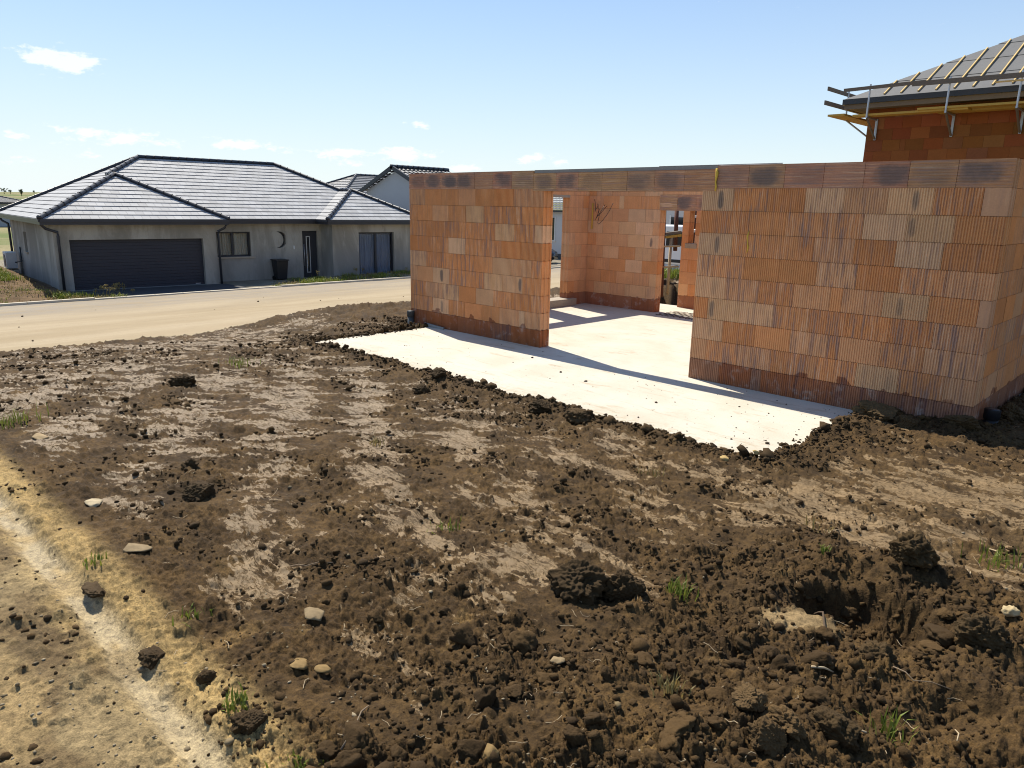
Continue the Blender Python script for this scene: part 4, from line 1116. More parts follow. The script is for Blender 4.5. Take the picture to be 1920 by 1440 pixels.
# grey rendered bungalow on the other side of the street
HD = math.radians(4.6); hd = np.array([math.sin(HD), math.cos(HD), 0]); hn = np.array([-hd[1], hd[0], 0]); HO = np.array([-29.76, -.17, 0])
def H(s, t, z): return tuple(HO+hd*s+hn*t+np.array([0, 0, z]))
grey = thing('bungalow', 'grey rendered bungalow with anthracite hipped tile roof and wide garage door', 'house')
tm_, S_, D_ = 1.2, 15.85, 10.6; Zb, Zt = -1.62, 1.10
def hwall(mb, s0, s1, t, holes, thick=.3):           # wall facing the street
    xs = sorted({s0, s1}|{h[0] for h in holes}|{h[1] for h in holes}); zs = sorted({Zb, Zt}|{h[2] for h in holes}|{h[3] for h in holes})
    for a, b in zip(xs[:-1], xs[1:]):
        run = None
        for c, d in zip(zs[:-1], zs[1:]):
            if any(h[0] <= a and b <= h[1] and h[2] <= c and d <= h[3] for h in holes): continue
            mb.obox(H(a, t, c), hd*(b-a), hn*thick, (0, 0, d-c))
w = MB(); hwall(w, 0, 5.92, 0, [(.5, 5.37, Zb, .46)]); w.build('wall', M['render'], grey)
w = MB(); hwall(w, 5.62, 11.5, tm_, [(6.3, 7.84, -.42, .67), (10.33, 11.10, Zb, .69), (8.86, 9.50, -.11, .71)])
# crescent niche: fill the square hole round it
ncx, ncz, R1, R2, off = 9.18, .30, .375, .36, -.15
ring = []
NQ = 40
out_pts = []
for i in range(NQ):
    a = 2*math.pi*i/NQ; out_pts.append((ncx+R1*math.cos(a), ncz+R1*math.sin(a)))
def sqp(a, hx_, hz_, cx_, cz_):
    c, s_ = math.cos(a), math.sin(a); k = min(hx_/abs(c) if abs(c) > 1e-6 else 9e9, hz_/abs(s_) if abs(s_) > 1e-6 else 9e9); return (cx_+c*k, cz_+s_*k)
sq = []
for i in range(NQ):
    a = 2*math.pi*i/NQ; c, s_ = math.cos(a), math.sin(a)
    kx = ((9.50-ncx) if c > 0 else (8.86-ncx))/c if abs(c) > 1e-6 else 9e9
    kz = ((.71-ncz) if s_ > 0 else (-.11-ncz))/s_ if abs(s_) > 1e-6 else 9e9
    k = min(kx, kz); k = max(k, R1*.999); sq.append((ncx+c*k, ncz+s_*k))
vs = [H(s_, tm_, z) for s_, z in sq]+[H(s_, tm_, z) for s_, z in out_pts]+[H(s_, tm_+.16, z) for s_, z in out_pts]
fs = [(i, (i+1) % NQ, NQ+(i+1) % NQ, NQ+i) for i in range(NQ)]+[(NQ+i, NQ+(i+1) % NQ, 2*NQ+(i+1) % NQ, 2*NQ+i) for i in range(NQ)]
w.add(vs, fs)
cen = MB(); disc = [(ncx+off+R2*math.cos(2*math.pi*i/NQ), ncz+R2*math.sin(2*math.pi*i/NQ)) for i in range(NQ)]
# part of the disc lying inside the round hole
dd = [(s_, z) if (s_-ncx)**2+(z-ncz)**2 < R1**2 else (ncx+(s_-ncx)*R1/math.hypot(s_-ncx, z-ncz), ncz+(z-ncz)*R1/math.hypot(s_-ncx, z-ncz)) for s_, z in disc]
w.add([H(s_, tm_-.002, z) for s_, z in dd]+[H(s_, tm_+.16, z) for s_, z in dd], [tuple(range(NQ))]+[(i, (i+1) % NQ, NQ+(i+1) % NQ, NQ+i) for i in range(NQ)])
w.build('wall', M['render'], grey)
w = MB(); w.obox(H(8.8, tm_+.16, -.2), hd*.8, hn*.02, (0, 0, 1.0)); w.build('niche_back', M['anthracite'], grey)['label'] = 'dark crescent moon shaped niche in the wall'
w = MB(); hwall(w, 11.27, S_, 0, [(12.65, 14.62, Zb+.16, .65)]); w.build('wall', M['render'], grey)
w = MB()
w.obox(H(0, .3, Zb), hd*.3, hn*6.0, (0, 0, Zt-Zb)); w.obox(H(0, 7.05, Zb), hd*.3, hn*(D_-7.05), (0, 0, Zt-Zb))
w.obox(H(0, 6.3, .52), hd*.3, hn*.75, (0, 0, Zt-.52)); w.obox(H(0, 6.3, Zb), hd*.3, hn*.75, (0, 0, -.33-Zb)); w.build('wall', M['render'], grey)
for a_ in ((5.62, .3, .3, .9), (11.27, .3, .3, 1.3), (S_-.3, .3, .3, D_-.6), (.3, D_-.3, S_-.3, .3)):
    w = MB(); w.obox(H(a_[0], a_[1], Zb), hd*a_[2], hn*a_[3], (0, 0, Zt-Zb)); w.build('wall', M['render'], grey)
# garage door: ribbed panels
g = MB()
for i in range(16):
    z0 = -1.60+i*(2.06/16); g.obox(H(.5, .20, z0+.004), hd*4.87, hn*.03, (0, 0, 2.06/16-.008))
g.obox(H(.5, .232, -1.6), hd*4.87, hn*.02, (0, 0, 2.06))
gd = g.build('garage_door', M['door'], grey)
m = MB(); m.obox(H(5.0, .194, -1.42), hd*.20, hn*.006, (0, 0, .03)); m.build('badge', M['steel'], gd)
m = MB(); m.obox(H(.4, -.25, -1.5), hd*5.05, hn*.45, (0, 0, .055)); m.build('threshold', M['beam'], grey)
# front door
dr = MB(); dr.obox(H(10.33, tm_+.12, -1.5), hd*.77, hn*.07, (0, 0, 2.19)); door = dr.build('front_door', M['anthracite'], grey)
m = MB(); m.obox(H(10.56, tm_+.112, -1.28), hd*.20, hn*.01, (0, 0, 1.72)); fl = m.build('glazed_strip', M['acgrey'], door)
m = MB(); m.obox(H(10.60, tm_+.106, -1.24), hd*.12, hn*.008, (0, 0, 1.64)); m.build('pane', M['darkglass'], fl)
m = MB(); m.tube([H(10.42, tm_+.06, -.95), H(10.42, tm_+.06, .08)], .018, 8); m.tube([H(10.42, tm_+.06, -.85), H(10.42, tm_+.13, -.85)], .012, 6); m.tube([H(10.42, tm_+.06, 0), H(10.42, tm_+.13, 0)], .012, 6); m.build('handle', M['steel'], door, True)
def window(s0, s1, t, z0, z1, cloth, mull=1, frame=.07, sill=True, side=False):
    f = MB(); t2 = t+.14
    for (a, c, b2, d) in ((s0, z0, frame, z1-z0), (s1-frame, z0, frame, z1-z0), (s0+frame, z0, s1-s0-2*frame, frame), (s0+frame, z1-frame, s1-s0-2*frame, frame)):
        f.obox(H(a, t2, c), hd*b2, hn*.07, (0, 0, d))
    for i in range(mull):
        x = s0+(s1-s0)*(i+1)/(mull+1); f.obox(H(x-.05, t2, z0+frame), hd*.10, hn*.07, (0, 0, z1-z0-2*frame))
    fr_ = f.build('window', M['anthracite'], grey)
    p = MB(); p.obox(H(s0+frame, t2+.03, z0+frame), hd*(s1-s0-2*frame), hn*.008, (0, 0, z1-z0-2*frame)); p.build('pane', M['glass'], fr_)
    c = MB(); nf = 60; pts = [(s0+(s1-s0)*i/nf, t2+.20+.035*math.sin(i*1.5)+.02*math.sin(i*.61)) for i in range(nf+1)]
    c.add([H(a, b2, z) for a, b2 in pts for z in (z0, z1)], [(2*i, 2*i+1, 2*i+3, 2*i+2) for i in range(nf)]); c.build('curtain', M[cloth], fr_, True)
    b_ = MB(); b_.obox(H(s0-.1, t2+.9, z0-.1), hd*(s1-s0+.2), hn*.03, (0, 0, z1-z0+.2)); b_.build('room_back', M['anthracite'], fr_)
    if sill:
        q = MB(); q.obox(H(s0-.06, t-.07, z0-.07), hd*(s1-s0+.22), hn*.21, (0, 0, .068)); q.build('sill', M['paleblock'], fr_)
    return fr_
window(6.3, 7.84, tm_, -.42, .67, 'drape'); window(12.65, 14.62, 0, Zb+.16, .65, 'curtain', sill=False)
m = MB(); m.obox(H(.14, 6.3, -.33), hd*.05, hn*.75, (0, 0, .85)); sw = m.build('window', M['anthracite'], grey)
m = MB(); m.obox(H(-.06, 6.24, -.40), hd*.20, hn*.87, (0, 0, .068)); m.build('sill', M['paleblock'], sw)
m = MB(); m.obox(H(9.86, tm_-.03, -.15), hd*.05, hn*.03, (0, 0, .16)); m.build('door_bell', M['white'], grey)
# roof
o_ = .42; T_ = .51; Ze = 1.23
es, gw, tf, tmm, tb = -o_, 5.92+o_, -o_, tm_-o_, D_+o_
rl, re = 11.27-o_, S_+o_
hz_ = lambda h: Ze+h*T_
def R(s, t, h): return H(s, t, hz_(h))
w2 = (gw-es)/2; Pp = R(es+w2, tf+w2, w2); Qq = R(es+w2, tmm+w2, w2)
v2 = (re-rl)/2; P2 = R(rl+v2, tf+v2, v2); Q2 = R(rl+v2, tmm+v2, v2)
Hh = (tb-tmm)/2; Rl = R(es+Hh, tmm+Hh, Hh); Rr = R(re-Hh, tmm+Hh, Hh)
E = lambda s, t: R(s, t, 0)
rf = MB()
tiled(rf, [E(es, tb), E(es, tf), Pp, Qq, Rl], E(es, tb), E(es, tf))
tiled(rf, [E(es, tf), E(gw, tf), Pp], E(es, tf), E(gw, tf))
tiled(rf, [E(gw, tf), E(gw, tmm), Qq, Pp], E(gw, tf), E(gw, tmm))
tiled(rf, [Qq, E(gw, tmm), E(rl, tmm), Q2, Rr, Rl], E(gw, tmm), E(rl, tmm))
tiled(rf, [E(rl, tmm), E(rl, tf), P2, Q2], E(rl, tmm), E(rl, tf))
tiled(rf, [E(rl, tf), E(re, tf), P2], E(rl, tf), E(re, tf))
tiled(rf, [E(re, tf), E(re, tb), Rr, Q2, P2], E(re, tf), E(re, tb))
tiled(rf, [E(re, tb), E(es, tb), Rl, Rr], E(re, tb), E(es, tb))
roof = rf.build('roof', M['tile'], grey)
lift = np.array([0, 0, .05])
def rdg(p, q): 
    mb = MB(); ridge(mb, np.array(p)+lift, np.array(q)+lift); mb.build('ridge_cap', M['gutter'], roof, True)
rdg(E(es, tf), Pp); rdg(E(gw, tf), Pp); rdg(Qq, Rl); rdg(E(es, tb), Rl); rdg(Rl, Rr); rdg(Q2, Rr); rdg(E(rl, tf), P2); rdg(E(re, tf), P2); rdg(Pp, Qq); rdg(P2, Q2)
# soffit boards and gutters follow the eaves
ol = [(es, tb), (es, tf), (gw, tf), (gw, tmm), (rl, tmm), (rl, tf), (re, tf), (re, tb)]
gm = MB()
for (a, b) in zip(ol, ol[1:]+ol[:1]):
    p, q = np.array(H(*a, Ze-.05)), np.array(H(*b, Ze-.05)); gm.beam(p, q, .12, .10); gm.beam(p-np.array([0, 0, .10]), q-np.array([0, 0, .10]), .03, .10)
gm.build('gutter', M['gutter'], grey)
sf = MB(); sf.add([H(*p, Ze-.15) for p in ol], [tuple(range(8))]); sf.build('soffit', M['anthracite'], grey)
def downpipe(s, t, s2, t2, zb):
    m = MB(); m.tube([H(s, t, Ze-.08), H(s, t, Ze-.20), H(s+(s2-s)*.25, t+(t2-t)*.25, Ze-.34), H(s2, t2, Ze-.48), H(s2, t2, Ze-.62), H(s2, t2, zb)], .05, 10); m.build('downpipe', M['gutter'], grey, True)
downpipe(-.38, -.30, .14, -.09, -1.6); downpipe(6.28, -.30, 5.98, -.09, -1.6); downpipe(-.36, D_+.2, -.09, D_-.1, -1.2)
# heat pump and bin
ac = thing('heat_pump', 'pale outdoor heat pump unit on a plinth beside the garage side wall', 'air conditioner')
m = MB(); m.obox(H(-.62, 8.3, -1.18), hd*.42, hn*.95, (0, 0, .72)); cas = m.build('casing', M['acgrey'], ac, bevel=.015)
m = MB(); p = np.array(H(-.625, 8.72, -.82)); m.tube([p, p-hd*.012], .27, 24); m.build('fan_grille', M['darkgrey'], ac)
for z in np.linspace(-1.05, -.6, 7): pass
m = MB(); m.obox(H(-.66, 8.2, -1.9), hd*.5, hn*1.15, (0, 0, .66)); m.build('plinth', M['paleblock'], ac)
m = MB(); m.tube([H(-.30, 8.2, -.9), H(-.06, 8.1, -.85), H(-.06, 8.1, -.2)], .03, 8); m.build('pipe', M['black'], ac, True)
bn = thing('wheelie_bin', 'black wheeled rubbish bin standing under the crescent niche', 'bin')
bx, by, bz = H(8.98, .78, -1.52)
m = MB(); W0, W1 = .42, .56
vs = []
for z, w_, d_ in ((.06, .44, .44), (.9, .56, .60)):
    for a, b2 in ((-1, -1), (1, -1), (1, 1), (-1, 1)): vs.append((bx+(hd*a*w_/2+hn*b2*d_/2)[0], by+(hd*a*w_/2+hn*b2*d_/2)[1], bz+z))
m.add(vs, [(3, 2, 1, 0), (4, 5, 6, 7), (0, 1, 5, 4), (1, 2, 6, 5), (2, 3, 7, 6), (3, 0, 4, 7)]); m.build('body', M['black'], bn, bevel=.02)
m = MB(); c0 = np.array([bx, by, bz]); m.obox(c0-hd*.31-hn*.34+np.array([0, 0, .905]), hd*.62, hn*.68, (0, 0, .05)); m.tube([c0-hd*.25+hn*.36+np.array([0, 0, .93]), c0+hd*.25+hn*.36+np.array([0, 0, .93])], .02, 8); m.build('lid', M['black'], bn, bevel=.012)
for k in (-1, 1):
    m = MB(); p = c0+hd*k*.24+hn*.20+np.array([0, 0, .10]); m.tube([p-hd*.03, p+hd*.03], .10, 14); m.build('wheel', M['rubber'], bn)
#@@PART4
# ------------------------------------------------------------------ brick house with scaffold behind the shell
bh = thing('brick_house', 'tall red clay block house with grey underlay roof and yellow battens behind the shell', 'house')
bx0, by0, bx1, by1 = -5.52, 11.69, 6.5, 20.0
zc = [-.6+.255*i for i in range(21)]
block_wall('wall', (bx0, by0, 0), EX, (0, -1, 0), bx1-bx0, .2, zc, bh, 51, rib=0, back_rib=0, tone='deep', mat='blockfar')
block_wall('wall', (bx0+.2, by0+.203, 0), EY, (1, 0, 0), by1-by0, .2, zc, bh, 52, rib=0, back_rib=0, tone='deep', mat='blockfar')
block_wall('wall', (bx1, by0+.203, 0), EY, (1, 0, 0), by1-by0, .2, zc, bh, 53, rib=0, back_rib=0, tone='deep', mat='blockfar')
ov = .47; ex0, ey0, ex1, ey1 = bx0-ov, by0-ov, bx1+ov, by1+ov; bz = 4.66; bT = .53
hh = (ey1-ey0)/2
pA, pB, pC, pD = (ex0, ey0, bz), (ex1, ey0, bz), (ex1, ey1, bz), (ex0, ey1, bz)
r0, r1 = (ex0+hh, ey0+hh, bz+hh*bT), (ex1-hh, ey0+hh, bz+hh*bT)
rf = MB()
tiled(rf, [pA, pB, r1, r0], pA, pB, .95, .012); tiled(rf, [pB, pC, r1], pB, pC, .95, .012); tiled(rf, [pC, pD, r0, r1], pC, pD, .95, .012); tiled(rf, [pD, pA, r0], pD, pA, .95, .012)
ro = rf.build('roof', M['membrane'], bh)
sl_ = np.array([0, 1, bT])
x = -5.10; k = 0
while x < 6.2:
    y1 = min((x-ex0), hh, ex1-x)-.06
    if y1 > .3:
        m = MB(); m.beam((x, ey0+.10, bz+.10*bT+.032), (x, ey0+y1, bz+y1*bT+.032), .027, .03); m.build('batten', M['batten'], ro)
    x += .366; k += 1
m = MB(); m.beam((ex0, ey0, bz-.045), (ex1, ey0, bz-.045), .05, .12); m.beam((ex0, ey0+.03, bz-.045), (ex0, ey1, bz-.045), .05, .12); m.build('gutter', M['gutter'], bh)
m = MB(); m.beam((ex0+.03, ey0+.05, bz-.16), (ex1, ey0+.05, bz-.16), .04, .11); m.beam((ex0+.05, ey0+.08, bz-.16), (ex0+.05, ey1, bz-.16), .04, .11); m.build('fascia', M['oldwood'], bh)
m = MB(); m.obox((ex0+.06, ey0+.07, bz-.20), (ex1-ex0-.1, 0, 0), (0, ov-.08, 0), (0, 0, .02)); m.obox((ex0+.06, ey0+.5, bz-.20), (ov-.08, 0, 0), (0, by1-by0, 0), (0, 0, .02)); m.build('soffit', M['oldwood'], bh)
sca = thing('scaffold', 'bracket scaffold with yellow planks and guard boards hung round the brick house eaves', 'scaffold')
def sp(name, mat, fn):
    m = MB(); fn(m); return m.build(name, M[mat], sca)
for px_ in (-5.28, -3.62, -2.30, -.9, .5):
    sp('post', 'steel', lambda m: m.tube([(px_, 10.9, 4.18), (px_+.005, 10.9, 4.92)], .022, 8))
    b_ = sp('bracket', 'oldwood', lambda m: m.tube([(px_, 10.9, 4.20), (px_-.02, 11.66, 3.76)], .026, 6))
    m = MB(); m.tube([(px_-.02, 11.66, 3.74), (px_-.02, 11.66, 4.22)], .03, 6); m.build('bracket_upright', M['steel'], b_)
    m = MB(); m.tube([(px_, 10.88, 4.20), (px_-.02, 11.68, 4.20)], .022, 6); m.build('bracket_arm', M['steel'], b_)
sp('plank', 'plank', lambda m: m.beam((-5.62, 11.10, 4.255), (-3.2, 11.10, 4.25), .34, .045))
sp('plank', 'plank', lambda m: m.beam((-4.2, 11.06, 4.30), (1.5, 11.06, 4.27), .34, .045))
sp('plank', 'plank', lambda m: m.beam((-3.9, 11.44, 4.255), (1.5, 11.44, 4.25), .30, .045))
sp('guard_board', 'oldwood', lambda m: m.beam((-5.86, 10.86, 4.83), (-4.1, 10.86, 4.86), .03, .075))
sp('guard_board', 'oldwood', lambda m: m.beam((-4.35, 10.83, 4.83), (1.2, 10.83, 4.78), .03, .10))
sp('guard_board', 'batten', lambda m: m.beam((-2.75, 10.86, 4.72), (1.0, 10.86, 4.70), .03, .03))
for yy_ in (10.75, 12.6, 14.5):
    sp('post', 'steel', lambda m: m.tube([(-6.28, yy_+1.5, 4.35), (-6.28, yy_+1.5, 5.0)], .022, 8))
    sp('bracket', 'steel', lambda m: m.tube([(-6.28, yy_+1.5, 4.32), (-5.56, yy_+1.5, 3.78)], .022, 6))
sp('plank', 'plank', lambda m: m.beam((-6.12, 11.2, 4.33), (-6.12, 16, 4.33), .40, .045))
sp('guard_board', 'oldwood', lambda m: m.beam((-6.30, 11.0, 4.93), (-6.30, 16, 4.93), .03, .09))
sp('guard_board', 'oldwood', lambda m: m.beam((-6.30, 10.9, 4.60), (-6.30, 16, 4.60), .03, .10))
# ------------------------------------------------------------------ further houses
def wavy(mb, A, B, C, D_, nx=60, row=.36):
    """pan tile slope: A-B eave, D-C ridge"""
    A, B, C, D_ = [np.array(q, float) for q in (A, B, C, D_)]
    n = np.cross(B-A, D_-A); n /= np.linalg.norm(n); n = n if n[2] > 0 else -n
    L = np.linalg.norm(B-A); nu = int(L/.06); S = np.linalg.norm(D_-A); nr = max(1, int(S/row))
    for r_ in range(nr):
        vs = []; 
        for i in range(nu+1):
            u = i/nu
            for k, v in enumerate((r_/nr, (r_+1.03)/nr)):
                p = (A*(1-u)+B*u)*(1-v)+(D_*(1-u)+C*u)*v
                vs.append(p+n*(.022*math.sin(2*math.pi*u*L/.30)+.045*(1-k)))
        mb.add(vs, [(2*i, 2*i+2, 2*i+3, 2*i+1) for i in range(nu)], uv=[(0.15, .17)]*len(vs))
g2 = thing('gable_house', 'blue grey plastered house with a black gabled tile roof behind the bungalow', 'house')
ap = at(735, 313, 42); lf = onp(675, 357, 1, ap[1]); hw = ap[0]-lf[0]; ze2 = lf[2]; yE = onp(840, 320, 0, ap[0])[1]; y0 = ap[1]+.25
m = MB()
prof = [(ap[0]-hw+.35, -1.5), (ap[0]+hw-.35, -1.5), (ap[0]+hw-.35, ze2-.0), (ap[0], ap[2]-.22), (ap[0]-hw+.35, ze2)]
m.add([(x, y0, z) for x, z in prof]+[(x, yE-.2, z) for x, z in prof], [tuple(range(5)), tuple(range(5, 10))[::-1]]+[(i, i+5, (i+1) % 5+5, (i+1) % 5) for i in range(5)]); m.build('wall', M['bluewall'], g2)
m = MB(); yA = ap[1]; dzr = (ap[2]-ze2)
wavy(m, (ap[0]+hw, yA, ze2-.05), (ap[0]+hw, yE, ze2-.05), (ap[0], yE, ap[2]-.03), (ap[0], yA, ap[2]-.03))
wavy(m, (ap[0]-hw, yA, ze2-.05), (ap[0]-hw, yE, ze2-.05), (ap[0], yE, ap[2]-.03), (ap[0], yA, ap[2]-.03)); rr_ = m.build('roof', M['wavetile'], g2, True)
m = MB()
m.beam((ap[0]-hw-.1, yA-.02, ze2-.13), (ap[0], yA-.02, ap[2]-.02), .10, .22); m.beam((ap[0]+hw+.1, yA-.02, ze2-.13), (ap[0], yA-.02, ap[2]-.02), .10, .22); m.build('verge_board', M['anthracite'], g2)
m = MB(); ridge(m, (ap[0], yA-.05, ap[2]+.02), (ap[0], yE, ap[2]+.02), .12, .4); m.build('ridge_cap', M['gutter'], rr_, True)
def hip_house(name, label, x0, x1, y0, y1, zb, ze, T, wallm, wave=False, parts=True):
    h = thing(name, label, 'house'); m = MB(); m.obox((x0, y0, zb), (x1-x0, 0, 0), (0, y1-y0, 0), (0, 0, ze-zb-.05)); m.build('wall', M[wallm], h)
    e = .4; a, b, c, d = (x0-e, y0-e, ze), (x1+e, y0-e, ze), (x1+e, y1+e, ze), (x0-e, y1+e, ze); hx = (x1-x0)/2+e; hy = (y1-y0)/2+e
    if hx < hy: p, q = (x0-e+hx, y0-e+hx, ze+hx*T), (x0-e+hx, y1+e-hx, ze+hx*T); faces = [(a, b, p), (b, c, q, p), (c, d, q), (d, a, p, q)]
    else: p, q = (x0-e+hy, y0-e+hy, ze+hy*T), (x1+e-hy, y0-e+hy, ze+hy*T); faces = [(a, b, q, p), (b, c, q), (c, d, p, q), (d, a, p)]
    m = MB()
    for f in faces: tiled(m, f, f[0], f[1], .36, .05)
    r_ = m.build('roof', M['wavetile'], h)
    for s_, t_ in ((a, p), (b, p if hx < hy else q), (p, q), (c, q), (d, q if hx < hy else p)):
        m = MB(); ridge(m, s_, t_, .13, .42); m.build('ridge_cap', M['gutter'], r_, True)
    m = MB()
    for s_, t_ in ((a, b), (b, c), (c, d), (d, a)): m.beam(np.array(s_)-[0, 0, .1], np.array(t_)-[0, 0, .1], .12, .16)
    m.build('gutter', M['gutter'], h); return h
k3 = at(668, 328, 60)
hip_house('tiled_house', 'distant house of which only the pale hipped tile roof shows beside the gable', k3[0]-4.2, k3[0]+4.2, k3[1]-4.2, k3[1]+9, -1.5, k3[2]-2.0, .43, 'bluewall')
w4 = thing('white_house', 'white house with grey pan tile roof glimpsed through the left opening of the shell', 'house')
e0 = at(1043, 394, 50); yq = e0[1]; xq = e0[0]
m = MB(); m.obox((xq-3.5, yq+.3, -1.5), (6.5, 0, 0), (0, 7, 0), (0, 0, e0[2]+1.45)); m.build('wall', M['whitewall'], w4)
m = MB(); wavy(m, (xq-4, yq, e0[2]), (xq+3.5, yq, e0[2]), (xq+3.5, yq+4, e0[2]+1.7), (xq-4, yq+4, e0[2]+1.7)); m.build('roof', M['wavetile'], w4, True)
m = MB(); m.beam((xq-4, yq-.03, e0[2]-.06), (xq+3.5, yq-.03, e0[2]-.06), .1, .12); m.build('gutter', M['gutter'], w4)
wa = onp(1030, 408, 1, yq+.27); wb_ = onp(1039.5, 450, 1, yq+.27)
m = MB(); m.obox((wa[0]-.3, yq+.27, wb_[2]), (wb_[0]-wa[0]+.3, 0, 0), (0, .06, 0), (0, 0, wa[2]-wb_[2])); wn = m.build('window', M['darkglass'], w4)
m = MB(); m.obox((wb_[0]-.02, yq+.24, wb_[2]-.08), (.07, 0, 0), (0, .08, 0), (0, 0, wa[2]-wb_[2]+.14)); m.obox((wa[0]-.3, yq+.22, wb_[2]-.1), (wb_[0]-wa[0]+.4, 0, 0), (0, .1, 0), (0, 0, .08)); m.build('frame', M['white'], wn)
m = MB(); m.obox((xq-3.4, yq+.26, -1.5), (6.3, 0, 0), (0, .05, 0), (0, 0, .35)); m.build('plinth', M['darkgrey'], w4)
w5 = thing('pale_house', 'pale plastered house with a dark window glimpsed through the rear door opening', 'house')
q5 = at(1250, 400, 42); 
m = MB(); m.obox((q5[0]-2.2, q5[1], -1.5), (7, 0, 0), (0, 6, 0), (0, 0, 4.6)); m.build('wall', M['whitewall'], w5)
m = MB(); tiled(m, [(q5[0]-2.7, q5[1]-.5, 3.0), (q5[0]+5.3, q5[1]-.5, 3.0), (q5[0]+5.3, q5[1]+3, 4.6), (q5[0]-2.7, q5[1]+3, 4.6)], (q5[0]-2.7, q5[1]-.5, 3.0), (q5[0]+5.3, q5[1]-.5, 3.0)); m.build('roof', M['wavetile'], w5)
wa = onp(1258.5, 407, 1, q5[1]-.03); wb_ = onp(1268, 436, 1, q5[1]-.03)
m = MB(); m.obox((wa[0], q5[1]-.03, wb_[2]), (wb_[0]-wa[0]+.4, 0, 0), (0, .05, 0), (0, 0, wa[2]-wb_[2])); wn = m.build('window', M['darkglass'], w5)
m = MB(); m.obox((wa[0]-.10, q5[1]-.05, wb_[2]-.08), (.10, 0, 0), (0, .06, 0), (0, 0, wa[2]-wb_[2]+.18)); m.build('frame', M['white'], wn)
# far left: roof, trees
k6 = at(10, 378, 95)
hip_house('far_house', 'low dark roofed house far off at the left edge behind the bungalow', k6[0]-5, k6[0]+5, k6[1]-9, k6[1]+1.2, -1.7, at(10, 379, 95)[2], .26, 'bluewall')
def tree(px, py_base, py_top, d, label, seed, wide=.5):
    rd = random.Random(seed); b0 = at(px, py_base, d); tp = at(px, py_top, d); h = tp[2]-b0[2]
    t = thing('tree', label, 'tree', 'trees on the far hill'); t.location = b0
    m = MB(); m.tube([(0, 0, 0), (.03*h, 0, .4*h), (0, .02*h, .8*h)], [.05*h, .035*h, .01*h], 7)
    for i in range(5):
        a = i*1.3; m.tube([(0, 0, (.35+.08*i)*h), (math.cos(a)*.25*h*wide*2, math.sin(a)*.25*h*wide*2, (.55+.08*i)*h)], [.02*h, .006*h], 5)
    m.build('trunk', M['bark'], t)
    m = MB(); n = 900
    cl = [(rd.gauss(0, .24*wide*2)*h*.6, rd.gauss(0, .24*wide*2)*h*.6, rd.uniform(.38, .9)*h, rd.uniform(.10, .2)*h) for _ in range(14)]
    for i in range(n):
        c = rd.choice(cl); d_ = np.array([rd.gauss(0, 1), rd.gauss(0, 1), rd.gauss(0, 1)]); d_ /= np.linalg.norm(d_); p = np.array(c[:3])+d_*c[3]*rd.random()**.4
        u = np.array([rd.gauss(0, 1) for _ in range(3)]); u /= np.linalg.norm(u); v = np.cross(u, d_); s_ = .035*h
        m.add([p-u*s_, p+v*s_, p+u*s_, p-v*s_*.6], [(0, 1, 2, 3)])
    m.build('crown', M['leaf'], t)
tree(8, 364, 352, 240, 'low round green tree on the far hill at the left edge', 1, .8)
tree(20, 364, 355, 250, 'pale green tree second from the left on the far hill', 2, .7)
tree(41, 368, 354, 200, 'small upright tree standing alone on the far hill', 3, .28)
tree(64, 364, 357, 300, 'tiny tree nearest the bungalow roof on the far hill', 4, .5)
# ------------------------------------------------------------------ sky and sun
SUN = np.array([-1.83, .50, 2.5]); SUN /= np.linalg.norm(SUN)
elev = math.asin(SUN[2]); azm = math.atan2(SUN[0], SUN[1])
W = bpy.data.worlds.new('World'); sc.world = W; W.use_nodes = True
nt = W.node_tree; bg = nt.nodes['Background']
sky = nt.nodes.new('ShaderNodeTexSky'); sky.sky_type = 'NISHITA'; sky.sun_disc = False
sky.sun_elevation = elev; sky.sun_rotation = azm; sky.altitude = 200; sky.air_density = 1.0; sky.dust_density = .0; sky.ozone_density = 2.2
bg.inputs['Strength'].default_value = .076
def wm(op, a, b=None, c=None, clamp=False):
    d = nt.nodes.new('ShaderNodeMath'); d.operation = op; d.use_clamp = clamp
    for i, q in enumerate((a, b, c)):
        if q is None: continue
        if hasattr(q, 'is_output'): nt.links.new(q, d.inputs[i])
        else: d.inputs[i].default_value = q
    return d.outputs[0]
tc = nt.nodes.new('ShaderNodeTexCoord'); sx = nt.nodes.new('ShaderNodeSeparateXYZ'); nt.links.new(tc.outputs['Generated'], sx.inputs[0])
azn = wm('ARCTAN2', sx.outputs[0], sx.outputs[1]); eln = wm('ARCSINE', sx.outputs[2])
cv = nt.nodes.new('ShaderNodeCombineXYZ'); nt.links.new(wm('MULTIPLY', azn, 1.0), cv.inputs[0]); nt.links.new(wm('MULTIPLY', eln, 2.2), cv.inputs[1])
nz = nt.nodes.new('ShaderNodeTexNoise'); nz.inputs['Scale'].default_value = 44; nz.inputs['Detail'].default_value = 6; nz.inputs['Roughness'].default_value = .68; nt.links.new(cv.outputs[0], nz.inputs['Vector'])
def ae(px, py):
    q = FX*FPX+RX*(px-960)+UX*(720-py); q = q/np.linalg.norm(q); return math.atan2(q[0], q[1]), math.asin(q[2])
tot = None
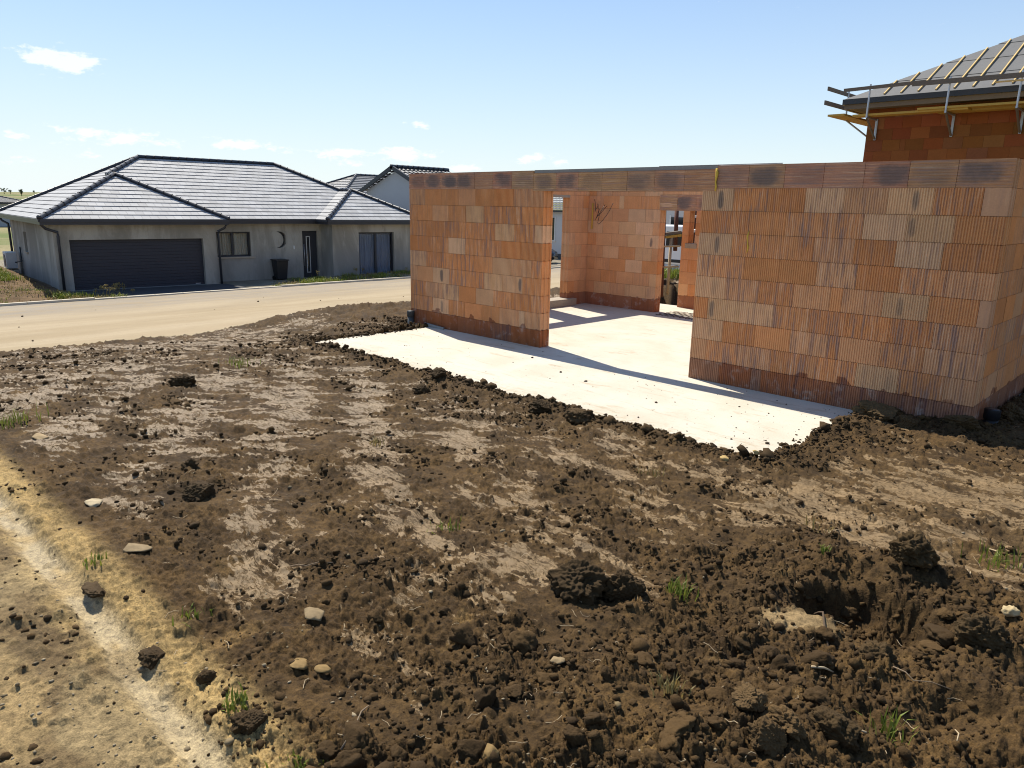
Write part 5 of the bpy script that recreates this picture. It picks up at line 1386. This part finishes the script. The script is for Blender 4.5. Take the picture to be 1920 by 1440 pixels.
for px_, py_, wx, wy, am in ((80, 106, 36, 16, 1.0), (135, 117, 38, 17, 1.05), (150, 253, 50, 14, .7), (225, 258, 60, 13, .85), (300, 268, 50, 10, .55), (445, 270, 48, 11, .8), (525, 282, 26, 10, .65),
    (640, 288, 60, 11, .85), (660, 302, 44, 9, .6), (752, 288, 42, 14, .95), (805, 290, 22, 10, .7), (785, 234, 20, 7, .85), (760, 230, 10, 5, .6), (1005, 299, 34, 9, .85), (1045, 306, 26, 6, .75), (1028, 263, 14, 4, .5), (870, 315, 40, 9, .7), (20, 255, 30, 12, .5), (165, 290, 30, 6, .5), (40, 298, 40, 8, .5), (640, 190, 26, 3, .32)):
    a0, e0_ = ae(px_, py_); sa = wx/FPX/math.cos(e0_)*1.0; se = wy/FPX
    d1 = wm('POWER', wm('ABSOLUTE', wm('MULTIPLY', wm('SUBTRACT', azn, a0), 1/sa)), 2.0); d2 = wm('POWER', wm('ABSOLUTE', wm('MULTIPLY', wm('SUBTRACT', eln, e0_), 1/se)), 2.0)
    g = wm('MULTIPLY', wm('EXPONENT', wm('MULTIPLY', wm('ADD', d1, d2), -.8)), am)
    tot = g if tot is None else wm('MAXIMUM', tot, g)
mr = nt.nodes.new('ShaderNodeMapRange'); mr.interpolation_type = 'SMOOTHSTEP'; mr.inputs[1].default_value = .38; mr.inputs[2].default_value = .85
nt.links.new(wm('ADD', tot, wm('MULTIPLY_ADD', nz.outputs['Fac'], 2.2, -1.1)), mr.inputs[0])
mx = nt.nodes.new('ShaderNodeMix'); mx.data_type = 'RGBA'
nt.links.new(wm('MULTIPLY', mr.outputs[0], .62), mx.inputs[0]); sep_ = nt.nodes.new('ShaderNodeSeparateColor'); cmb = nt.nodes.new('ShaderNodeCombineColor'); nt.links.new(sky.outputs[0], sep_.inputs[0])
lum = wm('ADD', wm('ADD', wm('MULTIPLY', sep_.outputs[0], .25), wm('MULTIPLY', sep_.outputs[1], .5)), wm('MULTIPLY', sep_.outputs[2], .25))
fac_ = wm('DIVIDE', 12.2, wm('ADD', lum, 6.0))
for i, q_ in enumerate((1.08, 1.03, 1.0)): nt.links.new(wm('MULTIPLY', wm('MULTIPLY', sep_.outputs[i], q_), fac_), cmb.inputs[i])
hz_m = nt.nodes.new('ShaderNodeMix'); hz_m.data_type = 'RGBA'
nt.links.new(wm('MULTIPLY', wm('POWER', wm('SUBTRACT', 1.0, wm('MULTIPLY', eln, 2.6, clamp=True), clamp=True), 2.2), .85), hz_m.inputs[0]); nt.links.new(cmb.outputs[0], hz_m.inputs[6]); hz_m.inputs[7].default_value = (7.0, 8.0, 8.6, 1)
nt.links.new(hz_m.outputs[2], mx.inputs[6]); mx.inputs[7].default_value = (9.6, 9.6, 9.6, 1)
nt.links.new(mx.outputs[2], bg.inputs['Color'])
L = bpy.data.lights.new('sun', 'SUN'); L.energy = 4.6; L.angle = math.radians(.53); L.color = (1, .92, .78)
lo = bpy.data.objects.new('sun', L); COL.objects.link(lo); lo.rotation_euler = Vector(SUN).to_track_quat('Z', 'Y').to_euler()
# ------------------------------------------------------------------ camera and view
cd = bpy.data.cameras.new('camera'); cam = bpy.data.objects.new('camera', cd); COL.objects.link(cam)
cd.sensor_fit = 'HORIZONTAL'; cd.sensor_width = 36; cd.lens = FPX/1920*36; cd.clip_start = .05; cd.clip_end = 20000
from mathutils import Matrix
cam.matrix_world = Matrix(((RX[0], UX[0], -FX[0], CAM[0]), (RX[1], UX[1], -FX[1], CAM[1]), (RX[2], UX[2], -FX[2], CAM[2]), (0, 0, 0, 1)))
sc.camera = cam
sc.view_settings.view_transform = 'Standard'; sc.view_settings.look = 'None'; sc.view_settings.exposure = .70; sc.view_settings.gamma = 1.0
sc.cycles.max_bounces = 8; sc.cycles.diffuse_bounces = 5; sc.cycles.use_denoising = True; sc.cycles.pixel_filter_type = 'BLACKMAN_HARRIS'; sc.cycles.filter_width = 1.05
